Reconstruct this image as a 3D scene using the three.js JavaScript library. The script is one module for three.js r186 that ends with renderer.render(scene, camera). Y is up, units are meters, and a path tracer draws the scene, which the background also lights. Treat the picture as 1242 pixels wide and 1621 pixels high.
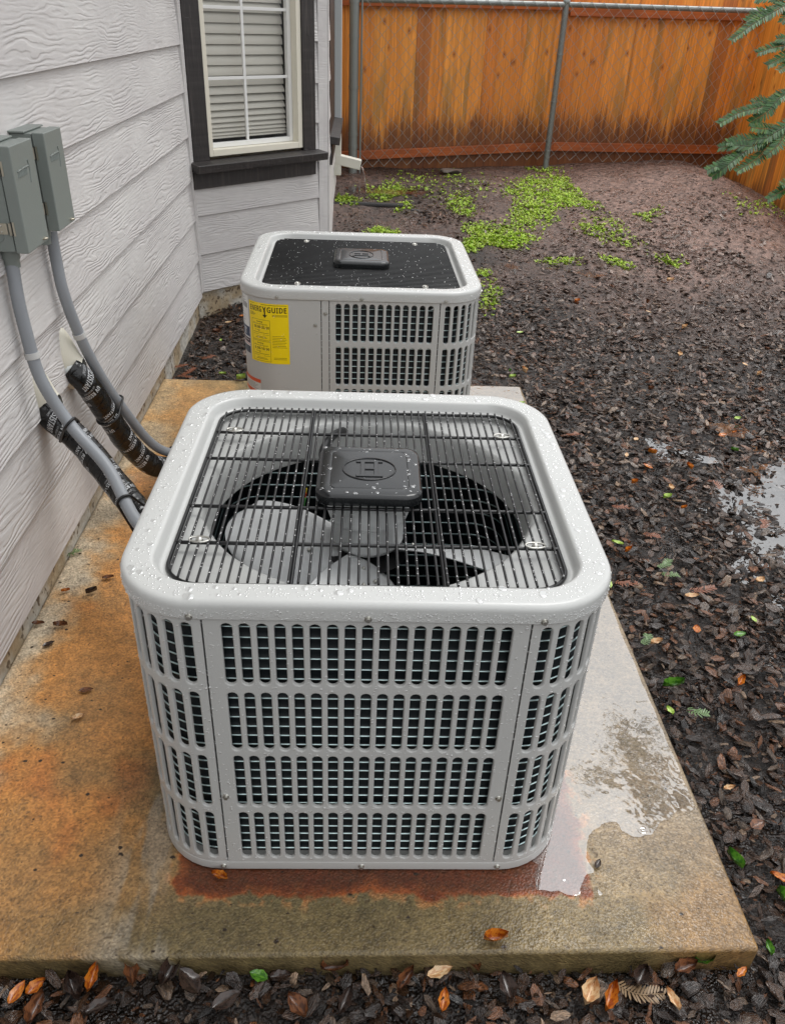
import * as THREE from 'three';
import { RoundedBoxGeometry } from 'three/addons/geometries/RoundedBoxGeometry.js';
import { ConvexGeometry } from 'three/addons/geometries/ConvexGeometry.js';
import { mergeGeometries, mergeVertices } from 'three/addons/utils/BufferGeometryUtils.js';

// ---------------------------------------------------------------- camera, sky, sun, exposure
const scene = new THREE.Scene();
const camera = new THREE.PerspectiveCamera(2 * Math.atan(810.5 / 1276.6) * 180 / Math.PI, 1242 / 1621, 0.05, 200);
camera.rotation.order = 'YXZ';
camera.position.set(-0.0279, 1.3213, 0.8971);
camera.rotation.set(-0.555, -0.0574, 0.0443);
camera.updateMatrixWorld(true);
scene.add(camera);

const SKY = 1.0;
{
  const w = 64, h = 32, d = new Float32Array(w * h * 4);
  for (let j = 0; j < h; j++) {
    const el = ((j + 0.5) / h - 0.5) * Math.PI, s = Math.sin(el);
    for (let i = 0; i < w; i++) {
      const L = s > 0 ? SKY * (0.68 + 0.5 * s) : 0.12;
      const k = (j * w + i) * 4;
      d[k] = L * 0.985; d[k + 1] = L; d[k + 2] = L * 1.02; d[k + 3] = 1;
    }
  }
  const t = new THREE.DataTexture(d, w, h, THREE.RGBAFormat, THREE.FloatType);
  t.mapping = THREE.EquirectangularReflectionMapping; t.magFilter = THREE.LinearFilter; t.minFilter = THREE.LinearFilter;
  t.needsUpdate = true;
  scene.background = t; scene.environment = t;
}
const sun = new THREE.DirectionalLight(new THREE.Color(1, 0.985, 0.96), 1.0);
sun.position.set(2.8, 8, -4.2); sun.target.position.set(0, 0, -1.5);
sun.castShadow = true; sun.shadow.radius = 50; sun.shadow.mapSize.set(2048, 2048);
Object.assign(sun.shadow.camera, { left: -7, right: 7, top: 7, bottom: -7, near: 0.5, far: 25 });
scene.add(sun, sun.target);

const renderer = new THREE.WebGLRenderer({ antialias: true });
renderer.toneMapping = THREE.LinearToneMapping;
renderer.toneMappingExposure = 1.58;
renderer.shadowMap.enabled = true;

// ---------------------------------------------------------------- helpers
function rng(seed) { let a = seed >>> 0; return () => { a = (a + 0x6D2B79F5) | 0; let t = Math.imul(a ^ (a >>> 15), 1 | a); t = (t + Math.imul(t ^ (t >>> 7), 61 | t)) ^ t; return ((t ^ (t >>> 14)) >>> 0) / 4294967296; }; }
const V3 = (x, y, z) => new THREE.Vector3(x, y, z);
const lerp = (a, b, t) => a + (b - a) * t;
const clamp = (v, a = 0, b = 1) => Math.min(b, Math.max(a, v));
const ss = (a, b, x) => { const t = clamp((x - a) / (b - a)); return t * t * (3 - 2 * t); };
const PERM = (() => { const r = rng(77), p = new Float32Array(65536); for (let i = 0; i < 65536; i++) p[i] = r(); return p; })();
function vnoise(x, y) {
  const xi = Math.floor(x), yi = Math.floor(y), fx = x - xi, fy = y - yi;
  const u = fx * fx * (3 - 2 * fx), v = fy * fy * (3 - 2 * fy);
  const a = PERM[((yi & 255) << 8) | (xi & 255)], b = PERM[((yi & 255) << 8) | ((xi + 1) & 255)];
  const c = PERM[(((yi + 1) & 255) << 8) | (xi & 255)], d = PERM[(((yi + 1) & 255) << 8) | ((xi + 1) & 255)];
  return lerp(lerp(a, b, u), lerp(c, d, u), v);
}
function fbm(x, y, o = 4) { let s = 0, a = 0.5, n = 0; for (let i = 0; i < o; i++) { s += a * vnoise(x, y); n += a; a *= 0.5; x = x * 2.03 + 17.3; y = y * 2.03 + 9.1; } return s / n; }
function tex(w, h, fn, srgb = true, repeat) {
  const d = new Uint8Array(w * h * 4);
  for (let j = 0; j < h; j++) for (let i = 0; i < w; i++) {
    const c = fn((i + 0.5) / w, (j + 0.5) / h, i, j), k = (j * w + i) * 4;
    if (typeof c === 'number') { const v = clamp(c) * 255; d[k] = d[k + 1] = d[k + 2] = v; }
    else { d[k] = clamp(c[0], 0, 255); d[k + 1] = clamp(c[1], 0, 255); d[k + 2] = clamp(c[2], 0, 255); }
    d[k + 3] = 255;
  }
  const t = new THREE.DataTexture(d, w, h, THREE.RGBAFormat);
  t.wrapS = t.wrapT = THREE.RepeatWrapping; t.magFilter = THREE.LinearFilter; t.minFilter = THREE.LinearMipmapLinearFilter; t.generateMipmaps = true;
  if (srgb) t.colorSpace = THREE.SRGBColorSpace;
  if (repeat) t.repeat.set(repeat[0], repeat[1]);
  t.needsUpdate = true; return t;
}
const mix3 = (a, b, t) => [lerp(a[0], b[0], t), lerp(a[1], b[1], t), lerp(a[2], b[2], t)];
const taken = {};
function numbered(n) { const k = taken[n] = (taken[n] ?? -1) + 1; return k ? `${n}_${String(k).padStart(3, '0')}` : n; }
function sh(o) { o.castShadow = true; o.receiveShadow = true; return o; }
function mesh(name, geo, mat, parent) { const m = sh(new THREE.Mesh(geo, mat)); m.name = name; if (parent) parent.add(m); return m; }
function thing(name, label, category, group, pos = [0, 0, 0], ry = 0) {
  const o = new THREE.Group(); o.name = numbered(name); o.position.set(...pos); o.rotation.y = ry;
  o.userData = { label, category }; if (group) o.userData.group = group; scene.add(o); return o;
}
function solo(name, geo, mat, label, category, group) {
  const m = mesh(numbered(name), geo, mat, scene); m.userData = { label, category }; if (group) m.userData.group = group; return m;
}
function struct(name, geo, mat) { const m = mesh(numbered(name), geo, mat, scene); m.userData = { kind: 'structure' }; return m; }
const std = (c, r = 0.6, o = {}) => new THREE.MeshPhysicalMaterial({ color: Array.isArray(c) ? new THREE.Color().setRGB(...c) : c, roughness: r, ...o });
// box-projected uv in metres
function uvBox(g, ou = 0, ov = 0, swap = false) {
  const p = g.attributes.position, n = g.attributes.normal, uv = new Float32Array(p.count * 2);
  for (let i = 0; i < p.count; i++) {
    const ax = Math.abs(n.getX(i)), ay = Math.abs(n.getY(i)), az = Math.abs(n.getZ(i));
    let u, v;
    if (az >= ax && az >= ay) { u = p.getX(i); v = p.getY(i); } else if (ax >= ay) { u = p.getZ(i); v = p.getY(i); } else { u = p.getX(i); v = p.getZ(i); }
    uv[2 * i] = (swap ? v : u) + ou; uv[2 * i + 1] = (swap ? u : v) + ov;
  }
  g.setAttribute('uv', new THREE.BufferAttribute(uv, 2)); return g;
}
function box(w, h, d, r = 0, ou = 0, ov = 0, swap = false) { return uvBox(r > 0 ? new RoundedBoxGeometry(w, h, d, 2, r) : new THREE.BoxGeometry(w, h, d), ou, ov, swap); }
function bgeo(pos, idx, uv, nor) {
  const g = new THREE.BufferGeometry();
  g.setAttribute('position', new THREE.Float32BufferAttribute(pos, 3));
  if (uv) g.setAttribute('uv', new THREE.Float32BufferAttribute(uv, 2));
  g.setIndex(idx);
  if (nor) g.setAttribute('normal', new THREE.Float32BufferAttribute(nor, 3)); else g.computeVertexNormals();
  return g;
}
// rings: arrays of Vector3, closed around
function loft(rings, { cap0 = false, cap1 = false, closed = true } = {}) {
  const pos = [], idx = [], uv = [], n = rings[0].length, m = closed ? n + 1 : n;
  let v = 0;
  rings.forEach((r, j) => {
    if (j) v += r[0].distanceTo(rings[j - 1][0]);
    let u = 0;
    for (let i = 0; i < m; i++) { const p = r[i % n]; if (i) u += p.distanceTo(r[(i - 1) % n]); pos.push(p.x, p.y, p.z); uv.push(u, v); }
  });
  for (let j = 0; j + 1 < rings.length; j++) for (let i = 0; i + 1 < m; i++) { const a = j * m + i, b = a + 1, c = a + m, d = c + 1; idx.push(a, b, c, b, d, c); }
  const caps = [[cap0, 0], [cap1, rings.length - 1]];
  for (const [on, j] of caps) if (on) {
    const c = new THREE.Vector3(); rings[j].forEach(p => c.add(p)); c.multiplyScalar(1 / n);
    const b = pos.length / 3; pos.push(c.x, c.y, c.z); uv.push(0, 0);
    for (let i = 0; i < n; i++) { pos.push(rings[j][i].x, rings[j][i].y, rings[j][i].z); uv.push(0, 0); }
    for (let i = 0; i < n; i++) { const p = b + 1 + i, q = b + 1 + (i + 1) % n; j ? idx.push(b, p, q) : idx.push(b, q, p); }
  }
  const g = bgeo(pos, idx, uv);
  if (closed) { // weld the seam's normals
    const N = g.attributes.normal;
    for (let j = 0; j < rings.length; j++) { const a = j * m, b = a + m - 1; const x = N.getX(a) + N.getX(b), y = N.getY(a) + N.getY(b), z = N.getZ(a) + N.getZ(b), l = Math.hypot(x, y, z) || 1; N.setXYZ(a, x / l, y / l, z / l); N.setXYZ(b, x / l, y / l, z / l); }
  }
  return g;
}
function tube(pts, rad, sides = 8, { caps = true, wob } = {}) {
  const n = pts.length, rings = [];
  let up = null;
  for (let i = 0; i < n; i++) {
    const t = pts[Math.min(i + 1, n - 1)].clone().sub(pts[Math.max(i - 1, 0)]).normalize();
    if (!up) { up = Math.abs(t.y) < 0.9 ? V3(0, 1, 0) : V3(1, 0, 0); }
    const s = up.clone().cross(t).normalize(); const u = t.clone().cross(s).normalize(); up = u;
    const r = typeof rad === 'function' ? rad(i / (n - 1)) : rad, ring = [];
    for (let k = 0; k < sides; k++) { const a = -k / sides * Math.PI * 2, w = wob ? wob(i, k) : 1; ring.push(pts[i].clone().addScaledVector(s, Math.cos(a) * r * w).addScaledVector(u, Math.sin(a) * r * w)); }
    rings.push(ring);
  }
  return loft(rings, { cap0: caps, cap1: caps });
}
function curve(list, n, closed = false) { return new THREE.CatmullRomCurve3(list.map(p => V3(...p)), closed, 'centripetal').getSpacedPoints(n); }
function at(g, x, y, z, rx = 0, ry = 0, rz = 0) { g.applyMatrix4(new THREE.Matrix4().makeRotationFromEuler(new THREE.Euler(rx, ry, rz)).setPosition(x, y, z)); return g; }
function merge(list) { return mergeGeometries(list.map(g => { const q = g.index ? g.toNonIndexed() : g; for (const k of Object.keys(q.attributes)) if (!['position', 'normal', 'uv'].includes(k)) q.deleteAttribute(k); return q; })); }
// a photo pixel's direction meets a horizontal or vertical plane
function pix(u, v, axis, val) {
  const d = V3((u - 621) / 1276.6, -(v - 810.5) / 1276.6, -1).applyQuaternion(camera.quaternion), c = camera.position;
  const t = (val - c.getComponent(axis)) / d.getComponent(axis); return c.clone().addScaledVector(d, t);
}
// flat sheet where f(x, z) > 0 (marching squares), at height y(x, z)
function isoSheet(x0, x1, z0, z1, step, f, yf) {
  const nx = Math.ceil((x1 - x0) / step), nz = Math.ceil((z1 - z0) / step), pos = [], idx = [], uv = [], F = [];
  for (let j = 0; j <= nz; j++) for (let i = 0; i <= nx; i++) F.push(f(x0 + i * step, z0 + j * step));
  const key = new Map();
  const vert = (x, z) => { const k = Math.round(x * 1e5) + '_' + Math.round(z * 1e5); let n = key.get(k); if (n === undefined) { n = pos.length / 3; key.set(k, n); pos.push(x, yf(x, z), z); uv.push(x, z); } return n; };
  for (let j = 0; j < nz; j++) for (let i = 0; i < nx; i++) {
    const c = [[i, j], [i, j + 1], [i + 1, j + 1], [i + 1, j]], out = [];
    for (let k = 0; k < 4; k++) {
      const a = c[k], b = c[(k + 1) % 4], fa = F[a[1] * (nx + 1) + a[0]], fb = F[b[1] * (nx + 1) + b[0]];
      if (fa > 0) out.push(vert(x0 + a[0] * step, z0 + a[1] * step));
      if ((fa > 0) !== (fb > 0)) { const t = fa / (fa - fb); out.push(vert(x0 + lerp(a[0], b[0], t) * step, z0 + lerp(a[1], b[1], t) * step)); }
    }
    for (let k = 1; k + 1 < out.length; k++) idx.push(out[0], out[k], out[k + 1]);
  }
  const nor = []; for (let i = 0; i < pos.length / 3; i++) nor.push(0, 1, 0);
  return bgeo(pos, idx, uv, nor);
}

// ---------------------------------------------------------------- ground
function groundY(x, z) {
  let y = -0.06 + 0.37 * ss(-2.5, -5.9, z);
  const crest = 2.55 - 0.25 * ss(-5.5, -3, z);          // low bank along the right-hand fence
  y += 0.11 * Math.exp(-(((x - crest) / 0.75) ** 2)) * ss(-2.2, -4.2, z) * (1 - 0.35 * ss(-5, -6.4, z));
  y -= 0.09 * ss(2.55, 2.95, x) * ss(-2, -3.5, z);
  const pd = ((x - 1.52) / 0.36) ** 2 + ((z + 1.42) / 0.42) ** 2; y -= 0.018 * Math.exp(-pd * 1.4);
  y += (fbm(x * 2.2 + 40, z * 2.2 + 31, 3) - 0.5) * 0.035 + (fbm(x * 9 + 3, z * 9 + 8, 2) - 0.5) * 0.012;
  const nearPad = x > -1 && x < 0.75 && z > -2.35 && z < 0.24; if (nearPad) y = Math.min(y, -0.055);
  return y;
}
{
  const axis = (list) => { const o = []; for (const [a, b, n] of list) for (let i = 0; i < n; i++) o.push(a + (b - a) * i / n); o.push(list.at(-1)[1]); return o; };
  const xs = axis([[-60, -8, 8], [-8, -1.2, 20], [-1.2, 3.6, 160], [3.6, 9, 18], [9, 60, 8]]), zs = axis([[-60, -12, 8], [-12, -6.6, 16], [-6.6, 0.8, 240], [0.8, 6, 16], [6, 60, 8]]);
  const pos = [], uv = [], col = [], idx = [], nx = xs.length;
  for (const z of zs) for (const x of xs) {
    pos.push(x, groundY(x, z), z); uv.push(x, z);
    // dark wet compost near; reddish clayey bank soil, paled to paint in wet sky sheen
    const clayAndSheen = clamp(ss(-2.6, -4.6, z) * (0.42 + 0.9 * ss(0.7, 2.0, x)) + (fbm(x * 3 + 9, z * 3 + 5, 4) - 0.5) * 0.9 * ss(-1.5, -4, z));
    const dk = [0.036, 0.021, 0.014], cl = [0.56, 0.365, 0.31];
    const c = mix3(dk, cl, clayAndSheen * 0.9); col.push(...c);
  }
  for (let j = 0; j + 1 < zs.length; j++) for (let i = 0; i + 1 < nx; i++) { const a = j * nx + i; idx.push(a, a + nx, a + 1, a + 1, a + nx, a + nx + 1); }
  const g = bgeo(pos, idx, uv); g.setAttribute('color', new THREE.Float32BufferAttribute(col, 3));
  const grain = tex(512, 512, (u, v, i, j) => { const a = fbm(u * 24, v * 24, 4), b = vnoise(i * 0.55, j * 0.55); const k = clamp(0.35 + 0.55 * a + 0.5 * (b - 0.5)) * 255; return [k, k * 0.98, k * 0.95]; }, true, [1.6, 1.6]);
  const gb = tex(512, 512, (u, v, i, j) => 0.6 * fbm(u * 40, v * 40, 4) + 0.4 * vnoise(i * 0.4, j * 0.4), false, [1.6, 1.6]);
  const gr = tex(256, 256, (u, v) => 0.2 + 0.42 * ss(0.35, 0.65, fbm(u * 9, v * 9, 4)), false, [0.7, 0.7]);
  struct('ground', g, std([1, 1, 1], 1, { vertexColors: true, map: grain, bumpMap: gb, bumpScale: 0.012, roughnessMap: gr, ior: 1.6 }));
}

// ---------------------------------------------------------------- concrete pad
const PAD = { x0: -0.817, x1: 0.669, z0: -2.25, z1: 0.1533, h: 0.16 };
{
  const W = PAD.x1 - PAD.x0, D = PAD.z1 - PAD.z0, E = 0.18, W2 = W + 2 * E, D2 = D + 2 * E;
  const specks = rng(5), sp = []; for (let i = 0; i < 1500; i++) sp.push([PAD.x0 + specks() * W, PAD.z0 + specks() * D, 0.0010 + 0.0036 * specks() ** 4]);
  const cell = {}; for (const s of sp) { const k = Math.floor(s[0] * 20) + '_' + Math.floor(s[1] * 20); (cell[k] ??= []).push(s); }
  const colour = (x, z) => {
    const n1 = fbm(x * 3.1 + 5, z * 3.1 + 2, 5), n2 = fbm(x * 9 + 50, z * 9 + 20, 4), n3 = fbm(x * 60, z * 60, 3), n4 = vnoise(x * 330, z * 330);
    let c = [164, 140, 100];
    const orange = clamp(ss(-0.2, -0.62, x + (n1 - 0.5) * 0.7) * 0.9 + (n2 - 0.5) * 1.1 * ss(0.1, -0.5, x));
    c = mix3(c, [192, 134, 72], orange);
    c = mix3(c, [186, 104, 50], 0.45 * ss(0.60, 0.78, fbm(x * 5 + 80, z * 5 + 11, 4)) * ss(0.1, -0.4, x));
    c = mix3(c, [214, 200, 176], 0.9 * ss(0.14, 0.02, x - PAD.x0 + (n2 - 0.5) * 0.22) * ss(0.5, -0.1, z));
    c = mix3(c, [208, 168, 112], 0.6 * ss(-1.2, -2.2, z) * ss(0.1, -0.4, x));
    c = mix3(c, [112, 104, 72], 0.75 * ss(0.42, 0.62, n1 + 0.15 * ss(-0.6, -0.2, x) - 0.1) * ss(-0.75, -0.42, x) * ss(0.5, -0.1, x));
    c = mix3(c, [92, 84, 58], 0.8 * ss(0.150, 0.165, z)); c = mix3(c, [124, 106, 70], 0.7 * ss(0.03, 0.09, z + (n2 - 0.5) * 0.06) * ss(-0.8, -0.3, x));
    c = mix3(c, [150, 132, 108], 0.85 * ss(0.3, 0.5, x) * ss(0.15, -0.1, z));
    c = mix3(c, [150, 110, 66], 0.6 * ss(0.45, 0.62, x + (n2 - 0.5) * 0.3) * ss(-0.12, 0.06, z));
    // rust left by an earlier unit, in front of and under the new one
    const e = Math.min(x + 0.335, 0.41 - x, 0.05 - z, z + 0.8) + (n2 - 0.5) * 0.05 + (n3 - 0.5) * 0.022;
    const rust = ss(-0.002, 0.008, e);
    c = mix3(c, mix3([166, 84, 40], [98, 46, 24], ss(0.0, 0.03, e + (n2 - 0.5) * 0.06)), rust * (0.75 + 0.25 * n3));
    const halo = ss(-0.02, 0, e) * (1 - rust) * ss(0.5, 0.6, n3); c = mix3(c, [196, 128, 74], 0.6 * halo);
    const scr = ss(0.62, 0.7, fbm(x * 14 + 3, z * 3 + 60, 4)) * ss(-0.5, -0.4, x) * ss(-0.3, -0.34, x) * ss(-0.5, -0.3, z); c = mix3(c, [176, 168, 156], 0.6 * scr);
    const k = 0.76 + 0.26 * n3 + 0.34 * (n4 - 0.5) + 0.26 * (n2 - 0.5); c = [c[0] * k, c[1] * k, c[2] * k];
    const pit = ss(0.72, 0.80, fbm(x * 210 + 7, z * 210 + 1, 2)); c = mix3(c, [70, 54, 36], 0.4 * pit);
    for (let a = -1; a <= 1; a++) for (let b = -1; b <= 1; b++) for (const s of cell[(Math.floor(x * 20) + a) + '_' + (Math.floor(z * 20) + b)] ?? []) { const d = Math.hypot(x - s[0], (z - s[1]) * 1.4); if (d < s[2]) c = [42, 30, 20]; }
    return c;
  };
  const map = tex(1000, 1600, (u, v) => colour(PAD.x0 - E + u * W2, PAD.z0 - E + v * D2));
  const bump = tex(1400, 2048, (u, v) => { const x = PAD.x0 - E + u * W2, z = PAD.z0 - E + v * D2; return 0.16 * fbm(x * 45, z * 45, 4) + 0.6 * vnoise(x * 520, z * 520) + 0.25 * fbm(x * 12, z * 12, 3) - 0.25 * ss(0.72, 0.80, fbm(x * 210 + 7, z * 210 + 1, 2)); }, false);
  const rough = tex(400, 600, (u, v) => { const x = PAD.x0 - E + u * W2, z = PAD.z0 - E + v * D2; const wet = clamp(ss(0.15, 0.5, x) + 0.6 * ss(-0.02, 0.08, z)); const n = fbm(x * 16 + 4, z * 16, 4); return lerp(0.62, 0.30, wet) + (n - 0.5) * 0.35; }, false);
  const g = new RoundedBoxGeometry(W, PAD.h, D, 4, 0.008); at(g, (PAD.x0 + PAD.x1) / 2, -PAD.h / 2, (PAD.z0 + PAD.z1) / 2);
  const p = g.attributes.position, uv = [];
  for (let i = 0; i < p.count; i++) uv.push((p.getX(i) - PAD.x0 + E + (p.getX(i) > 0 ? -1 : 1) * p.getY(i)) / W2, (p.getZ(i) - PAD.z0 + E + (p.getZ(i) > -1 ? -1 : 1) * p.getY(i)) / D2);
  g.setAttribute('uv', new THREE.Float32BufferAttribute(uv, 2));
  const pad = struct('concrete_pad', g, std([1, 1, 1], 1, { map, bumpMap: bump, bumpScale: 0.0022, roughnessMap: rough, ior: 1.5 }));
}
// standing rain water: a thin clear film with ripples
const ripple = (() => {
  const r = rng(12), dr = []; for (let i = 0; i < 90; i++) dr.push([0.1 + 0.8 * r(), r(), 0.003 + 0.007 * r()]);
  return tex(1024, 1024, (u, v) => {
    let h = 0.5 + 0.5 * (fbm(u * 48, v * 48, 3) - 0.5) + 0.12 * (fbm(u * 200, v * 200, 2) - 0.5);
    for (const [a, b, s] of dr) { if (Math.abs(u - a) > 0.03 || Math.abs(v - b) > 0.03) continue; const d = Math.hypot(u - a, v - b) / s; if (d < 2.2) h += 0.2 * Math.cos(d * 9) * Math.exp(-d * 1.6); }
    return h;
  }, false, [0.4, 0.4]);
})();
ripple.offset.set(0, 0.92);
const waterFilm = new THREE.MeshPhysicalMaterial({ color: 0xffffff, roughness: 0.03, transmission: 1, thickness: 0, ior: 2.9, bumpMap: ripple, bumpScale: 0.0014 });
{
  const f = (x, z) => {
    const n = (fbm(x * 13 + 3, z * 13 + 8, 4) - 0.5) * 0.16 + (fbm(x * 50, z * 50, 2) - 0.5) * 0.03;
    const main = Math.min(x - 0.345, -0.085 - z + 0.35 * (0.52 - x)) + n;
    const rustEnd = 0.050 - Math.max(Math.abs(x - 0.362), Math.abs(z + 0.012) * 0.85) + (fbm(x * 40 + 3, z * 40 + 8, 4) - 0.5) * 0.07;
    return Math.min(Math.max(main, rustEnd), 0.657 - x + (fbm(z * 20, 3, 2) - 0.5) * 0.01, z + 2.235);
  };
  struct('puddle', isoSheet(0.25, 0.66, -2.24, 0.12, 0.012, f, () => 0.003), waterFilm);
}
{
  const f = (x, z) => { const n = (fbm(x * 7 + 31, z * 7 + 12, 4) - 0.5); return 0.36 - Math.hypot((x - 1.60) / 1.1, (z + 1.40) / 1.25) * 0.9 + n * 0.9; };
  struct('puddle', isoSheet(1.1, 2.3, -2.1, -0.8, 0.02, f, () => -0.054), waterFilm);
  const f2 = (x, z) => 0.2 - Math.hypot((x - 1.35) / 1.5, (z + 3.85) / 0.6) + (fbm(x * 7 + 1, z * 7 + 2, 4) - 0.5) * 0.6;
  struct('puddle', isoSheet(0.8, 2.0, -4.2, -3.4, 0.02, f2, (x, z) => -0.06 + 0.37 * ss(-2.5, -5.9, -3.85) + 0.012), waterFilm);
  const f3 = (x, z) => 0.22 - Math.hypot((x - 0.12) / 1.3, (z + 5.05) / 0.7) + (fbm(x * 7 + 11, z * 7 + 2, 4) - 0.5) * 0.5;
  struct('puddle', isoSheet(-0.18, 0.6, -5.35, -4.7, 0.02, f3, () => -0.06 + 0.37 * ss(-2.5, -5.9, -5.05) + 0.012), waterFilm);
}

// ---------------------------------------------------------------- house: lap-sided wall and 45-degree bay with a window
const sidingGrain = (X, Y) => {                                // embossed cedar grain: contour lines of a stretched field
  const wx = fbm(X * 1.3 + 3, Y * 7 + 9, 2), f = fbm(X * 2.4 + wx * 2, Y * 21 + wx * 5, 3) + 0.16 * fbm(X * 16, Y * 60, 2);
  const ring = Math.sin(f * 30 + Y * 500);
  const a = ss(-0.8, 0.3, ring), amp = 0.2 + 0.8 * ss(0.34, 0.62, fbm(X * 5 + 70, Y * 16 + 4, 3));
  return 0.5 + (a - 0.5) * 0.75 * amp + (fbm(X * 40, Y * 260, 2) - 0.5) * 0.3;
};
const sidingBump = tex(2048, 512, (u, v) => { const X = u * 3, Y = v * 0.8, t = ss(0.88, 1, u); return t > 0 ? lerp(sidingGrain(X, Y), sidingGrain(X - 3 + 40, Y), t) : u < 0.002 ? sidingGrain(X + 40, Y) : lerp(sidingGrain(X + 40, Y), sidingGrain(X, Y), ss(0, 0.1, u)); }, false, [1 / 3, 1 / 0.8]);
const sidingMap = tex(512, 512, (u, v) => { const n = fbm(u * 6, v * 9, 5), s = fbm(u * 40, v * 60, 3); const k = 0.94 + 0.10 * (n - 0.5) + 0.05 * (s - 0.5); return [214 * k, 211 * k + (n - 0.5) * 2, 209 * k]; }, true, [0.5, 0.8]);
const mSiding = std([1, 1, 1], 0.62, { map: sidingMap, bumpMap: sidingBump, bumpScale: 0.0016 });
const mTrim = std([1, 1, 1], 0.55, { map: sidingMap, bumpMap: sidingBump, bumpScale: 0.0006 });
const concreteMap = tex(512, 512, (u, v) => { const n = fbm(u * 8, v * 8, 5), m = fbm(u * 30 + 4, v * 30, 3); let c = mix3([190, 186, 176], [168, 150, 122], ss(0.4, 0.7, n)); const chip = ss(0.68, 0.74, fbm(u * 46 + 40, v * 36, 3)); c = mix3(c, [84, 70, 54], 0.8 * chip); return c.map(a => a * (0.9 + 0.2 * m)); }, true, [1.2, 1.2]);
const mFoundation = std([1, 1, 1], 0.8, { map: concreteMap, bumpMap: tex(256, 256, (u, v) => fbm(u * 30, v * 30, 4), false, [2, 2]), bumpScale: 0.006 });
const darkWood = tex(512, 512, (u, v) => { const n = fbm(u * 3, v * 60, 4), m = fbm(u * 90, v * 5, 3); const k = 0.7 + 0.5 * n; const worn = ss(0.66, 0.75, m) * 0.3; return mix3([48 * k, 44 * k, 43 * k], [104, 96, 90], worn); }, true, [1.1, 1.1]);
const mDark = std([1, 1, 1], 0.5, { map: darkWood, bumpMap: tex(256, 512, (u, v) => fbm(u * 50, v * 6, 4), false, [2, 2]), bumpScale: 0.002 });
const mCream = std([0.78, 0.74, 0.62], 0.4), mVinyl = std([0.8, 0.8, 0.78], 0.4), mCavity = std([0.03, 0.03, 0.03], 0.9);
const house = thing('house', 'pale grey lap-sided house wall with angled bay window in dark brown trim', 'house');
const COURSE = 0.18, COURSE0 = 0.088, NCOURSE = 14;
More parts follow.
